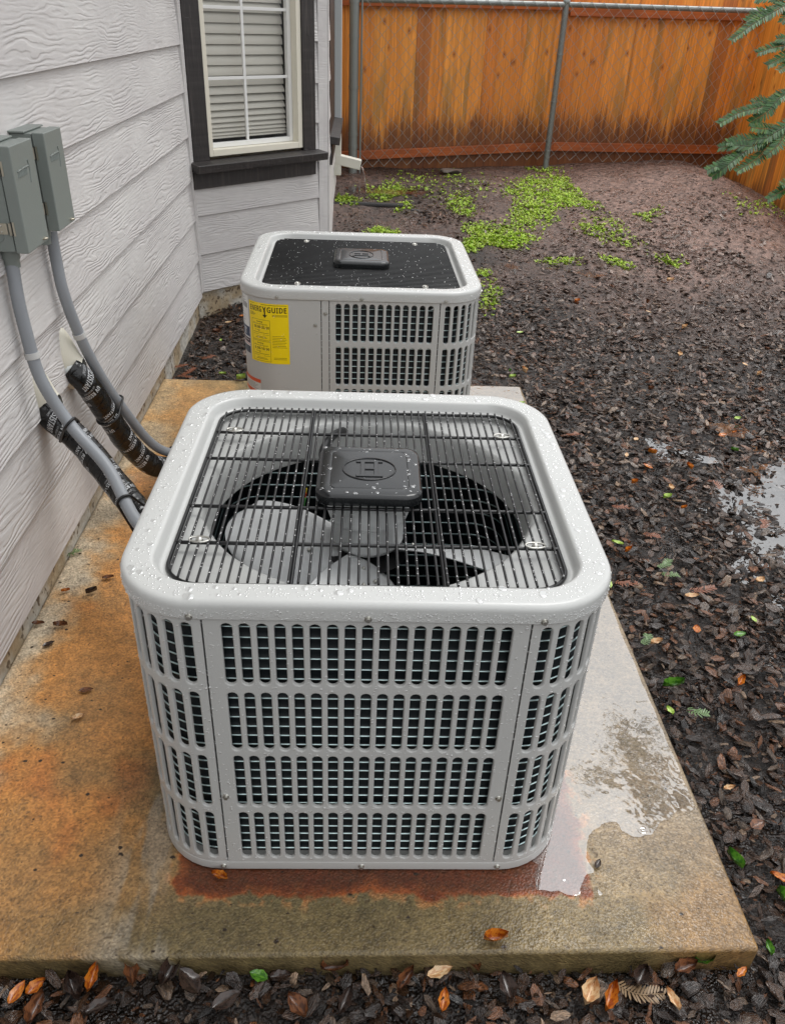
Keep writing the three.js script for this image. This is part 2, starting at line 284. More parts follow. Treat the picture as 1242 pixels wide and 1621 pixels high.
{
  const rr = rng(21);
  // planks along local +x on a wall whose outer face is local z = 0
  const wallPart = (name, len, back, thick, cavity = true) => {
    const w = mesh(name, box(len, 2.54, thick), mFoundation, house);
    return w;
  };
  const plank = (parent, x0, x1, k, lift = 0) => {
    const L = x1 - x0, g = box(L, 0.197, 0.011, 0.0015, rr() * 7, 0);
    const uv = g.attributes.uv, off = Math.floor(rr() * 4) * 0.2 + 0.02; for (let i = 0; i < uv.count; i++) uv.setY(i, uv.getY(i) + off);
    const p = mesh('siding_plank', at(g, (x0 + x1) / 2, COURSE0 + k * COURSE + 0.0985 + lift, 0.0095, -0.068, 0, 0), mSiding, parent); return p;
  };
  const wallAt = (name, ax, az, ry, len) => {
    const g = new THREE.Group(); g.name = name; g.position.set(ax, 0, az); g.rotation.y = ry; house.add(g);
    const b = mesh('sheathing', at(box(len, 2.52, 0.1), len / 2, 1.35, -0.054), mFoundation, g); return g;
  };
  // main wall: outer face x = -0.80, runs from the inside corner z = -3.11 towards the viewer
  const main = wallAt('side_wall', -0.806, 2.4, Math.PI / 2, 5.51);
  for (let k = 0; k < NCOURSE; k++) plank(main, 0.0, 5.475, k);
  mesh('foundation', at(box(5.52, 0.6, 0.12, 0, 0, 0), 2.76, -0.2, -0.071), mFoundation, main);
  mesh('inside_corner_trim', at(box(0.034, 2.5, 0.03, 0.002), 5.492, 1.355, 0.008), mTrim, main);
  // bay cheek: from (-0.80, -3.11) at 45 degrees
  const bay = wallAt('bay_wall', -0.806, -3.11, Math.PI / 4, 0.0001);
  bay.children[0].removeFromParent();
  const seg = (x0, x1, y0, y1) => mesh('sheathing', at(box(x1 - x0, y1 - y0, 0.09), (x0 + x1) / 2, (y0 + y1) / 2, -0.049), mFoundation, bay);
  seg(0, 0.86, 0.09, 0.70); seg(0, 0.10, 0.70, 2.6); seg(0.70, 0.86, 0.70, 2.6); seg(0.1, 0.7, 1.95, 2.6);
  for (let k = 0; k < 3; k++) plank(bay, 0.004, 0.792, k, 0.015);
  for (let k = 3; k < NCOURSE; k++) plank(bay, 0.772, 0.794, k, 0.015);
  mesh('foundation', at(box(0.86, 0.6, 0.12), 0.43, -0.205, -0.071), mFoundation, bay);
  mesh('corner_board', at(box(0.062, 2.5, 0.02, 0.003), 0.826, 1.36, 0.009), mTrim, bay);
  mesh('inside_corner_trim', at(box(0.02, 2.5, 0.022, 0.002), 0.008, 1.355, 0.012), mTrim, bay);
  // window
  const win = new THREE.Group(); win.name = 'window'; win.position.copy(bay.position); win.rotation.y = Math.PI / 4; house.add(win);
  const wb = (name, x0, x1, y0, y1, z0, z1, mat, r = 0.002) => mesh(name, at(box(x1 - x0, y1 - y0, z1 - z0, r, rr() * 3, rr() * 3), (x0 + x1) / 2, (y0 + y1) / 2, (z0 + z1) / 2), mat, win);
  wb('casing', 0.022, 0.110, 0.702, 1.98, 0.0, 0.024, mDark); wb('casing', 0.688, 0.770, 0.702, 1.98, 0.0, 0.024, mDark); wb('casing', 0.022, 0.770, 1.982, 2.07, 0.0, 0.026, mDark);
  mesh('sill', at(box(0.80, 0.036, 0.098, 0.004, 1, 1), 0.392, 0.682, 0.046, 0.09, 0, 0), mDark, win);
  wb('apron', 0.006, 0.760, 0.585, 0.660, 0.0, 0.034, mDark);
  wb('frame', 0.1105, 0.138, 0.716, 1.95, -0.05, 0.016, mCream); wb('frame', 0.660, 0.6875, 0.716, 1.95, -0.05, 0.016, mCream);
  wb('frame', 0.1382, 0.6598, 0.716, 0.744, -0.05, 0.016, mCream); wb('frame', 0.1382, 0.6598, 1.92, 1.95, -0.05, 0.016, mCream);
  wb('sash', 0.139, 0.158, 0.745, 1.919, -0.049, -0.024, mVinyl); wb('sash', 0.638, 0.659, 0.745, 1.919, -0.049, -0.024, mVinyl);
  wb('sash', 0.159, 0.637, 0.745, 0.766, -0.049, -0.024, mVinyl);
  const mPane = new THREE.MeshPhysicalMaterial({ color: 0xffffff, roughness: 0.02, transmission: 1, thickness: 0, ior: 1.5 });
  const pc = [0.1585, 0.3715, 0.3855, 0.6375], py = [0.7665, 1.026, 1.040, 1.302, 1.316, 1.6, 1.614, 1.918];
  for (let a = 0; a < 2; a++) for (let b = 0; b < 4; b++) mesh('pane', at(new THREE.PlaneGeometry(pc[2 * a + 1] - pc[2 * a], py[2 * b + 1] - py[2 * b]), (pc[2 * a] + pc[2 * a + 1]) / 2, (py[2 * b] + py[2 * b + 1]) / 2, -0.034), mPane, win);
  wb('muntin', 0.3718, 0.3852, 0.7665, 1.918, -0.040, -0.030, mVinyl, 0.001);
  for (const y of [1.033, 1.309, 1.607]) { wb('muntin', 0.159, 0.3716, y - 0.0065, y + 0.0065, -0.039, -0.029, mVinyl, 0.001); wb('muntin', 0.3854, 0.637, y - 0.0065, y + 0.0065, -0.039, -0.029, mVinyl, 0.001); }
  const mBlind = std([0.62, 0.60, 0.53], 0.6, { transmission: 0.12, thickness: 0, side: THREE.DoubleSide });
  const slat = (() => { const pos = [], idx = [], uv = [], n = 7; for (let i = 0; i < n; i++) { const t = i / (n - 1) * 2 - 1, y = t * 0.024, z = 0.006 * (1 - t * t); for (const x of [-0.25, 0.25]) for (const o of [0.0013, -0.0013]) { pos.push(x, y, z + o); uv.push(x, y); } }
    for (let i = 0; i + 1 < n; i++) { const a = i * 4, b = a + 4; idx.push(a, a + 2, b, a + 2, b + 2, b, a + 1, b + 1, a + 3, a + 3, b + 1, b + 3); } return bgeo(pos, idx, uv); })();
  let y = 0.788, n = 0; while (y < 1.92) { const m = mesh('blind_slat', slat, mBlind, win); m.position.set(0.399, y, -0.085 + (rr() - 0.5) * 0.002); const low = n < 9; m.rotation.x = (low ? -1.2 + n * 0.06 : -0.42) + (rr() - 0.5) * 0.05; m.rotation.z = (rr() - 0.5) * 0.004; y += low ? 0.013 + n * 0.0032 : 0.042; n++; }
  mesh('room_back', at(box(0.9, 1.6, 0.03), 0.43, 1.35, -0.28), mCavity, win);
  // bay front, parallel to the main wall
  const front = wallAt('bay_front_wall', -0.201, -3.7145, Math.PI / 2, 1.5);
  for (let k = 0; k < NCOURSE; k++) if (k < 3) plank(front, 0.074, 1.5, k, 0.015); else { plank(front, 0.074, 0.27, k, 0.015); plank(front, 1.225, 1.5, k, 0.015); }
  mesh('foundation', at(box(1.5, 0.6, 0.1), 0.75, -0.205, -0.06), mFoundation, front);
  mesh('corner_board', at(box(0.07, 2.5, 0.018, 0.003), 0.037, 1.36, 0.012), mTrim, front);
  mesh('sill', at(box(0.98, 0.04, 0.10, 0.004, 3, 2), 0.748, 0.705, 0.022, 0.12, 0, 0), mDark, front);
  mesh('apron', at(box(0.94, 0.10, 0.03, 0.002, 3, 2), 0.748, 0.625, 0.014), mDark, front);
  mesh('casing', at(box(0.94, 1.28, 0.022, 0.002, 3, 2), 0.748, 1.36, 0.008), mDark, front);
  // return wall beyond, and roof with eave
  const back = wallAt('bay_return_wall', -1.6, -6.6, Math.PI / 4 * 3, 1.96); back.position.set(-0.201, 0, -5.2145); back.rotation.y = Math.PI * 3 / 4; // faces away
  mesh('roof', at(box(3.4, 0.16, 10.5), -2.22, 2.70, -2.4), mDark, house);
  mesh('eave_soffit', at(box(0.45, 0.02, 5.4), -0.60, 2.61, -0.3), mTrim, house);
}

// ---------------------------------------------------------------- wooden fence
const woodMap = tex(1024, 1024, (u, v) => {
  const N = 16, b = Math.floor(u * N), fu = u * N - b, Y = v * 1.68, X = fu * 0.105, r = PERM[b * 37 + 5], r2 = PERM[b * 91 + 11], r3 = PERM[b * 53 + 3];
  let c = mix3([208, 128, 44], [222, 148, 62], r); if (r2 > 0.9) c = [172, 108, 50]; c = mix3(c, [176, 92, 34], r3 * 0.4);
  const wob = fbm(X * 9 + b * 13, Y * 1.3 + b * 7, 3), g = fbm(X * 150 + wob * 14 + b * 9, Y * 3 + wob * 3, 3), g2 = fbm(X * 60 + b * 31, Y * 1.5 + wob * 4, 3);
  c = c.map(a => a * (0.80 + 0.30 * g + 0.2 * g2));
  for (let k = 0; k < 3; k++) { const kx = PERM[b * 17 + k * 7 + 100], ky = PERM[b * 29 + k * 3 + 200], d = Math.hypot((fu - kx) * 0.105, (Y - ky * 1.68) * 0.6); if (PERM[b + k * 57 + 300] > 0.35) { c = mix3(c, [70, 36, 14], 0.85 * ss(0.007, 0.003, d + 0.002 * g)); c = mix3(c, [150, 78, 26], 0.5 * ss(0.02, 0.007, d)); } }
  const stainTop = 0.10 + 0.34 * fbm(u * 7 + 3, 2.5, 3) + 0.14 * fbm(u * 70, 8, 2);                    // damp, ragged grime creeping up from the lower rail
  const st = ss(stainTop + 0.13, stainTop - 0.13, Y + (g - 0.5) * 0.16 + (fbm(X * 160 + b * 3, Y * 7, 2) - 0.5) * 0.2);
  c = mix3(c, [82, 44, 22], st * (0.55 + 0.4 * g2)); c = mix3(c, [104, 92, 62], 0.35 * ss(0.6, 0.75, fbm(u * 20, Y * 2, 3)) * (1 - st));
  return c;
}, true, [1 / 1.68, 1 / 1.68]);
const mBoard = std([1, 1, 1], 0.5, { map: woodMap, bumpMap: tex(512, 512, (u, v) => fbm(u * 220, v * 7, 3), false, [1 / 1.68, 1 / 1.68]), bumpScale: 0.0018 });
const railMap = tex(512, 128, (u, v) => { const g = fbm(u * 6, v * 60, 4), n = fbm(u * 12, v * 4 + 9, 3); return mix3([186, 98, 40], [130, 62, 26], g * 0.9).map(a => a * (0.8 + 0.4 * n)); }, true, [0.5, 2]);
const mRail = std([1, 1, 1], 0.42, { map: railMap });
const baseBoardMap = tex(512, 128, (u, v) => { const g = fbm(u * 20, v * 20, 4); return mix3([74, 34, 18], [44, 22, 13], g); }, true, [0.6, 1]);
const mKick = std([1, 1, 1], 0.5, { map: baseBoardMap });
function fence(label, A, B, side, uoff, railY, top = 1.53, rails = true) {
  const len = Math.hypot(B[0] - A[0], B[1] - A[1]), ry = Math.atan2(-(B[1] - A[1]), B[0] - A[0]);
  const o = thing('wooden_fence', label, 'fence', null, [A[0], 0, A[1]], ry), r = rng(300 + uoff), pw = 0.105, n = Math.ceil(len / pw);
  for (let i = 0; i < n; i++) {
    const y0 = railY(i / n) - 0.14, h = top - y0 + (r() - 0.5) * 0.012, sh2 = new THREE.Shape(), w = pw / 2 - 0.0012;
    sh2.moveTo(-w, 0); sh2.lineTo(w, 0); sh2.lineTo(w, h - 0.025); sh2.lineTo(w - 0.022, h); sh2.lineTo(-w + 0.022, h); sh2.lineTo(-w, h - 0.025);
    const g = new THREE.ExtrudeGeometry(sh2, { depth: 0.015, bevelEnabled: true, bevelSize: 0.0012, bevelThickness: 0.0012, bevelSegments: 1 });
    const p = g.attributes.position, uv = []; for (let k = 0; k < p.count; k++) uv.push(p.getX(k) * 0.99 + ((i * 5 + uoff) % 16 + 0.5) * 0.105, p.getY(k) + 0.02);
    g.setAttribute('uv', new THREE.Float32BufferAttribute(uv, 2));
    const m = mesh('board', g, mBoard, o); m.position.set((i + 0.5) * pw, y0, -0.018 + (r() - 0.5) * 0.005); m.rotation.z = (r() - 0.5) * 0.004;
  }
  if (rails) {
    const y0 = railY(0), y1 = railY(1), tilt = Math.atan2(y1 - y0, len);
    const lr = mesh('rail', box(len, 0.062, 0.036, 0.003, uoff, 0), mRail, o); lr.position.set(len / 2, (y0 + y1) / 2, 0.022); lr.rotation.z = tilt;
    const ur = mesh('rail', box(len, 0.085, 0.036, 0.003, uoff, 0.3), mRail, o); ur.position.set(len / 2, 1.395, 0.022); ur.rotation.z = 0.012 * len / 1.5;
  }
  const kb = mesh('kickboard', box(len, 0.5, 0.03, 0.002, uoff, 0), mKick, o); kb.position.set(len / 2, Math.min(railY(0), railY(1)) - 0.29, -0.045); kb.rotation.z = 0;
  return o;
}
fence('orange cedar board fence behind the chain-link, between the house and the line post', [-0.85, -5.50], [1.50, -6.03], 1, 0, t => lerp(0.36, 0.462, t));
fence('orange cedar board fence behind the chain-link, running into the fence corner', [1.505, -6.03], [3.06, -6.093], 1, 5, t => lerp(0.462, 0.478, t));
fence('orange cedar fence beside the earth bank, meeting the back fence at a corner', [2.97, -6.09], [2.97, -4.2], -1, 9, t => 0.10, 1.53, false);

// ---------------------------------------------------------------- chain-link fence
{
  const mGalv = std([0.22, 0.235, 0.225], 0.4, { metalness: 0.4 }), mWire = std([0.33, 0.33, 0.31], 0.45, { metalness: 0.6 });
  const o = thing('chain_link_fence', 'low galvanised chain-link fence with round posts in front of the cedar boards', 'fence');
  const A = V3(-0.066, 0, -5.48), B = V3(1.44, 0, -5.86), C = V3(2.93, 0, -5.93);
  const post = (p, r, y0, y1, cap) => { mesh('post', tube([V3(p.x, y0, p.z), V3(p.x, y1, p.z)], r, 16), mGalv, o); };
  post(A, 0.033, 0.15, 1.47); post(B, 0.0225, 0.18, 1.42);
  const top = 1.385;
  const rail = (p, q, y0, y1) => mesh('top_rail', tube([V3(p.x, y0, p.z), V3(q.x, y1, q.z)], 0.017, 12), mGalv, o);
  rail(A, B, top - 0.005, top + 0.025); rail(B, C, top + 0.025, top + 0.04);
  for (const y of [0.48, 0.56, 0.86, 1.17, 1.37]) mesh('tension_band', at(new THREE.CylinderGeometry(0.0355, 0.0355, 0.022, 16, 1), A.x, y, A.z), mGalv, o);
  mesh('tension_bar', tube([V3(A.x + 0.052, 0.29, A.z + 0.008), V3(A.x + 0.052, 1.38, A.z + 0.008)], 0.008, 6), mGalv, o);
  for (const y of [0.45, 0.52, 0.79, 1.1]) mesh('tie_wire', at(new THREE.TorusGeometry(0.0245, 0.003, 6, 16), B.x, y, B.z, Math.PI / 2 + 0.1, 0, 0), mGalv, o);
  mesh('post_cap', at(new THREE.SphereGeometry(0.027, 14, 8), B.x, 1.425, B.z), mGalv, o);
  const run = (p, q, y0a, y0b, y1a, y1b, name) => {
    const d = q.clone().sub(p), L = d.length(), t = d.clone().normalize(), n = V3(-t.z, 0, t.x); if (n.z < 0) n.negate();
    const pitch = 0.088, half = pitch / 2, N = Math.floor(L / pitch);
    for (let i = 0; i <= N; i++) {
      const pts = [], s0 = i * pitch;
      const yb = lerp(y0a, y0b, s0 / L), yt = lerp(y1a, y1b, s0 / L), rows = Math.round((yt - yb) / half);
      for (let k = 0; k <= rows; k++) { const s = clamp(s0 + (k % 2 ? half : 0) + half * 0.04, 0, L), y = yb + (yt - yb) * k / rows; const c = p.clone().addScaledVector(t, s).addScaledVector(n, 0.022 + (k % 2 ? 0.003 : -0.003)); c.y = y; pts.push(c); }
      mesh('mesh_wire', tube(pts, 0.0019, 5, { caps: false }), mWire, o);
      const pts2 = pts.map((c, k) => { const s = clamp(s0 + (k % 2 ? half : pitch), 0, L); const e = p.clone().addScaledVector(t, s).addScaledVector(n, 0.022 + (k % 2 ? -0.003 : 0.003)); e.y = c.y; return e; });
      mesh('mesh_wire', tube(pts2, 0.0019, 5, { caps: false }), mWire, o);
    }
  };
  run(A.clone().add(V3(0.055, 0, -0.01)), B, 0.345, 0.395, 1.40, 1.43); run(B, C, 0.39, 0.36, 1.43, 1.445);
}

// ---------------------------------------------------------------- downspout at the bay
{
  const mSpout = std([0.50, 0.52, 0.52], 0.45), mSpoutC = std([0.68, 0.66, 0.58], 0.45);
  const o = thing('downspout', 'grey downspout on the bay with a cream elbow pouring rain water', 'downspout');
  mesh('pipe', at(box(0.052, 1.9, 0.072, 0.006), -0.164, 1.6, -4.95), mSpout, o);
  mesh('pipe', at(box(0.048, 0.30, 0.068, 0.006), -0.164, 0.52, -4.95), mSpoutC, o);
  const rect = (c, ax, ay, w, h) => { const r = []; for (const [a, b] of [[-1, -1], [-0.8, -1], [0.8, -1], [1, -1], [1, 1], [-1, 1]]) r.push(c.clone().add(V3(ax * a * 0, 0, a * w)).add(V3(-ay * b * h, ax * b * h, 0))); return r; };
  const path = [[-0.165, 0.53, 1, -0.0], [-0.155, 0.475, 0.9, 0.5]]; void path;
  const g = box(0.175, 0.062, 0.07, 0.006); mesh('elbow', at(g, -0.095, 0.455, -4.95, 0, 0, -0.20), mSpoutC, o);
  mesh('elbow_mouth', at(box(0.004, 0.038, 0.056), -0.0075, 0.437, -4.95, 0, 0, -0.20), mCavity, o);
  const st = curve([[-0.01, 0.425, -4.95], [0.012, 0.40, -4.945], [0.026, 0.33, -4.94], [0.032, 0.215, -4.94]], 14);
  mesh('water_stream', tube(st, t => 0.006 - 0.003 * t, 8, { wob: (i, k) => 1 + 0.35 * Math.sin(i * 1.7 + k) }), new THREE.MeshPhysicalMaterial({ color: 0xffffff, roughness: 0.02, transmission: 1, thickness: 0.01, ior: 1.33 }), o);
}

// ---------------------------------------------------------------- air conditioner condensers
const UW = 0.3685, UR = 0.12;
// perimeter of the rounded square: s = 0 at the middle of the front (+z), growing towards +x
function perim(s, off = 0) {
  const st = 2 * (UW - UR), arc = Math.PI * UR / 2, side = st + arc, T = 4 * side; s = ((s % T) + T) % T;
  s += st / 2; let k = Math.floor(s / side); let t = s - k * side; k %= 4;
  let x, z, nx, nz;
  if (t <= st) { x = -st / 2 + t; z = UW + off; nx = 0; nz = 1; }
  else { const a = (t - st) / UR; nx = Math.sin(a); nz = Math.cos(a); x = st / 2 + nx * (UR + off); z = st / 2 + nz * (UR + off); }
  for (let i = 0; i < k; i++) { [x, z] = [z, -x]; [nx, nz] = [nz, -nx]; }
  return [x, z, nx, nz];
}
const ST = 2 * (UW - UR), ARC = Math.PI * UR / 2, SIDE = ST + ARC;
const SEAM = 0.237, ROWS = [[0.036, 0.158], [0.173, 0.297], [0.310, 0.436], [0.452, 0.571]], PY0 = 0.024, PY1 = 0.588, SLOTW = 0.0162;
function slottedPanel(s0, s1, cols, pitch) {
  const pos = [], nor = [], idx = [], fixN = [];
  const put = (s, y, dep, fix) => { const [x, z, nx, nz] = perim(s, -dep); pos.push(x, y, z); fixN.push(fix ? [nx, 0, nz] : null); return pos.length / 3 - 1; };
  const quadRect = (a, b, y0, y1, n) => { let p = null; for (let i = 0; i <= n; i++) { const s = lerp(a, b, i / n), q = [put(s, y0, 0, 1), put(s, y1, 0, 1)]; if (p) idx.push(p[0], q[0], p[1], q[0], q[1], p[1]); p = q; } };
  const c0 = (s0 + s1) / 2 - cols * pitch / 2, c1 = c0 + cols * pitch, yTop = ROWS[3][1] + 0.006, yBot = ROWS[0][0] - 0.005;
  quadRect(s0, c0, PY0, PY1, 2); quadRect(c1, s1, PY0, PY1, 2); quadRect(c0, c1, PY0, yBot, cols * 2); quadRect(c0, c1, yTop, PY1, cols * 2);
  for (let r = 0; r < 4; r++) {
    const ya = r ? (ROWS[r - 1][1] + ROWS[r][0]) / 2 : yBot, yb = r < 3 ? (ROWS[r][1] + ROWS[r + 1][0]) / 2 : yTop;
    const h0 = ROWS[r][0], h1 = ROWS[r][1];
    for (let c = 0; c < cols; c++) {
      const cs = c0 + (c + 0.5) * pitch, M = 7, st = (w) => { const R = SLOTW / 2 + w, o = []; for (let i = 0; i < M; i++) { const a = i / (M - 1) * Math.PI; o.push([Math.cos(a) * R, h1 - SLOTW / 2 + Math.sin(a) * R]); } for (let i = 0; i < M; i++) { const a = Math.PI + i / (M - 1) * Math.PI; o.push([Math.cos(a) * R, h0 + SLOTW / 2 + Math.sin(a) * R]); } return o; };
      const rectPt = (x, y) => { const yc = y > (h0 + h1) / 2 ? h1 - SLOTW / 2 : h0 + SLOTW / 2, dy = y - yc, hw = pitch / 2, up = y > yc + 1e-9 ? yb - yc : ya - yc; if (Math.abs(dy) < 1e-6) return [Math.sign(x) * hw, yc]; const k = Math.min(hw / Math.max(Math.abs(x), 1e-9), up / dy); return [x * k, yc + dy * k]; };
      const outer = st(0).map(([x, y]) => rectPt(x, y));
      // put the rectangle's corners in: nearest ring points move to them
      for (const [qx, qy] of [[pitch / 2, yb], [-pitch / 2, yb], [-pitch / 2, ya], [pitch / 2, ya]]) { let bi = 0, bd = 9; outer.forEach((p, i) => { const d = Math.hypot(p[0] - qx, p[1] - qy); if (d < bd) { bd = d; bi = i; } }); outer[bi] = [qx, qy]; }
      const ringsP = [outer, st(0.0026), st(0.0009), st(0.0), st(-0.0002)], dep = [0, 0, 0.0007, 0.0028, 0.006];
      const R = ringsP.map((ring, j) => ring.map(([x, y]) => put(cs + x, y, dep[j], j < 2)));
      for (let j = 0; j + 1 < R.length; j++) for (let i = 0; i < 2 * M; i++) { const a = R[j][i], b = R[j][(i + 1) % (2 * M)], cc = R[j + 1][i], d = R[j + 1][(i + 1) % (2 * M)]; idx.push(a, b, cc, b, d, cc); }
    }
  }
  // returned side edges
  for (const [s, sg] of [[s0, 1], [s1, -1]]) { const a = put(s, PY0, 0), b = put(s, PY1, 0), c = put(s + sg * 0.0005, PY0, 0.012), d = put(s + sg * 0.0005, PY1, 0.012); sg > 0 ? idx.push(a, b, c, b, d, c) : idx.push(a, c, b, b, c, d); }
  const g = bgeo(pos, idx, null); const N = g.attributes.normal; fixN.forEach((n, i) => n && N.setXYZ(i, ...n));
  g.setAttribute('uv', new THREE.Float32BufferAttribute(pos.flatMap((v, i) => i % 3 === 0 ? [pos[i] + pos[i + 2], pos[i + 1]] : []), 2));
  return g;
}
function plainPanel(s0, s1, y0, y1, off = 0, n = 24, uv01 = false) {
  const pos = [], nor = [], idx = [], uv = [];
  for (let i = 0; i <= n; i++) { const s = lerp(s0, s1, i / n), [x, z, nx, nz] = perim(s, off); for (const y of [y0, y1]) { pos.push(x, y, z); nor.push(nx, 0, nz); uv.push(uv01 ? i / n : s, uv01 ? (y - y0) / (y1 - y0) : y); } if (i) { const a = (i - 1) * 2; idx.push(a, a + 2, a + 1, a + 2, a + 3, a + 1); } }
  if (!uv01) for (const [s, sg] of [[s0, 1], [s1, -1]]) { const b = pos.length / 3; for (const [o, y] of [[off, y0], [off, y1], [off - 0.012, y0], [off - 0.012, y1]]) { const [x, z, nx, nz] = perim(s, o); pos.push(x, y, z); nor.push(-sg * nz, 0, sg * nx); uv.push(s, y); } idx.push(b, b + 1, b + 2, b + 1, b + 3, b + 2); }
  return bgeo(pos, idx, uv, nor);
}
const roundSq = (half, R, y, n = 10) => { const o = []; for (let k = 0; k < 4; k++) for (let i = 0; i <= n; i++) { const a = i / n * Math.PI / 2; let x = half - R + Math.sin(a) * R, z = half - R + Math.cos(a) * R; for (let q = 0; q < k; q++) [x, z] = [z, -x]; o.push(V3(x, y, z)); } return o; };
const peel = tex(256, 256, (u, v) => fbm(u * 60, v * 60, 2), false, [8, 8]);
const mPaint = std([0.46, 0.46, 0.445], 0.36, { bumpMap: peel, bumpScale: 0.00012 });
const mPaintLit = std([0.51, 0.515, 0.50], 0.3, { bumpMap: peel, bumpScale: 0.0001 });  // same paint as the panels, lightened to put sky light on top into its colour
const mWireB = std([0.004, 0.004, 0.0045], 0.32), mCap = std([0.010, 0.011, 0.012], 0.2);
const mSteel = std([0.55, 0.54, 0.5], 0.3, { metalness: 0.9 }), mBlade = std([0.62, 0.63, 0.63], 0.4, { metalness: 0.25 }), mBlack = std([0.01, 0.01, 0.011], 0.45);
const finMap = tex(256, 64, (u, v, i) => { const k = i % 4 < 2 ? 1 : 0.25; return [8 * k + 3, 20 * k + 4, 26 * k + 5]; }, true, [12, 1]);
const mFin = std([1, 1, 1], 0.5, { map: finMap }), mTubeRow = std([0.62, 0.78, 0.78], 0.3, { metalness: 0.85 });
const mDrop = new THREE.MeshPhysicalMaterial({ color: 0xffffff, roughness: 0.02, transmission: 1, thickness: 0, ior: 2.6 });
const dropGeo = (() => { const g = new THREE.SphereGeometry(1, 10, 5, 0, Math.PI * 2, 0, Math.PI / 2); g.scale(1, 0.42, 1); return g; })();

const energyTex = (() => {
  const c = document.createElement('canvas'); c.width = 525; c.height = 740; const x = c.getContext('2d');
  x.fillStyle = '#f2d400'; x.fillRect(0, 0, 525, 740); x.fillStyle = '#151206'; x.strokeStyle = '#151206';
  const T = (t, px, py, size, w, weight = 'bold ') => { x.font = `${weight}${size}px sans-serif`; x.fillText(t, px, py, w); };
  T('ENERG', 18, 108, 92, 182); T('Y', 204, 108, 92, 62); T('GUIDE', 262, 108, 92, 246);
  x.fillRect(228, 60, 16, 100); x.beginPath(); x.moveTo(205, 140); x.lineTo(267, 140); x.lineTo(236, 176); x.fill();
  x.fillRect(18, 16, 70, 4); x.fillRect(190, 16, 315, 5);
  for (const [a, b, w] of [[18, 128, 55], [18, 142, 88], [18, 156, 70], [330, 132, 180], [330, 146, 180]]) x.fillRect(a, b, w, 5);
  const blk = (y, t1, t2, num, n2) => { x.lineWidth = 3; x.strokeRect(45, y, 250, 250); T(t1, 112, y + 34, 24); T('Efficiency Rating', 62, y + 62, 24, 150, ''); T(t2, 214, y + 62, 18, 70, ''); T(num, 70, y + 108, 44, 218); T('This Model', 90, y + 134, 14, 70, ''); x.beginPath(); x.moveTo(140, y + 138); x.lineTo(156, y + 138); x.lineTo(148, y + 148); x.fill(); x.fillRect(62, y + 158, 215, 4); T('Least Efficient', 60, y + 186, 13, 80, ''); T('Most Efficient', 205, y + 186, 13, 80, ''); x.fillRect(110, y + 208, 130, 4); x.fillRect(90, y + 222, 165, 4); void n2; };
  blk(205, 'Cooling', '(SEER)', '18.00-20.50'); blk(470, 'Heating', '(HSPF)', '9.50-10.50');
  for (let i = 0; i < 8; i++) x.fillRect(322, 390 + i * 20, 150 + (i * 37) % 26, 4); for (let i = 0; i < 2; i++) x.fillRect(330, 662 + i * 18, 160, 4);
  const t = new THREE.CanvasTexture(c); t.colorSpace = THREE.SRGBColorSpace; return t;
})();
const infoTex = (() => {
  const c = document.createElement('canvas'); c.width = 300; c.height = 620; const x = c.getContext('2d');
  x.fillStyle = '#dfe0de'; x.fillRect(0, 0, 300, 620); x.fillStyle = '#2a2a2c'; for (let i = 0; i < 8; i++) x.fillRect(30, 22 + i * 11, 150 + (i * 53) % 90, 4);
  x.fillStyle = '#8d8f8e'; x.fillRect(160, 84, 120, 50); x.fillStyle = '#5a5c5c'; for (let i = 0; i < 14; i++) x.fillRect(30, 160 + i * 11, 90 + (i * 71) % 120, 3);
  x.fillStyle = '#1e3453'; x.fillRect(0, 330, 300, 110); x.fillStyle = '#e8e8e6'; x.font = 'bold 90px serif'; x.fillText('T', 180, 420); x.fillRect(0, 440, 300, 10);
  x.fillStyle = '#3a1f22'; x.fillRect(0, 452, 300, 56); x.fillStyle = '#d9d2cf'; x.fillRect(150, 474, 130, 6); x.fillRect(0, 510, 300, 10); x.fillStyle = '#b9504a'; x.fillRect(0, 520, 300, 8); x.fillStyle = '#2b3644'; x.fillRect(0, 540, 300, 80);
  const t = new THREE.CanvasTexture(c); t.colorSpace = THREE.SRGBColorSpace; return t;
})();
const cautionTex = (() => {
  const c = document.createElement('canvas'); c.width = 400; c.height = 300; const x = c.getContext('2d');
  x.fillStyle = '#c9c9c5'; x.fillRect(0, 0, 400, 300); x.fillStyle = '#d2501e'; x.fillRect(0, 0, 400, 40); x.fillRect(0, 130, 400, 40);
  x.fillStyle = '#6c6c6a'; for (let i = 0; i < 5; i++) { x.fillRect(20, 56 + i * 14, 300 + (i * 41) % 60, 4); x.fillRect(20, 186 + i * 16, 280 + (i * 61) % 90, 4); }
  const t = new THREE.CanvasTexture(c); t.colorSpace = THREE.SRGBColorSpace; return t;
})();

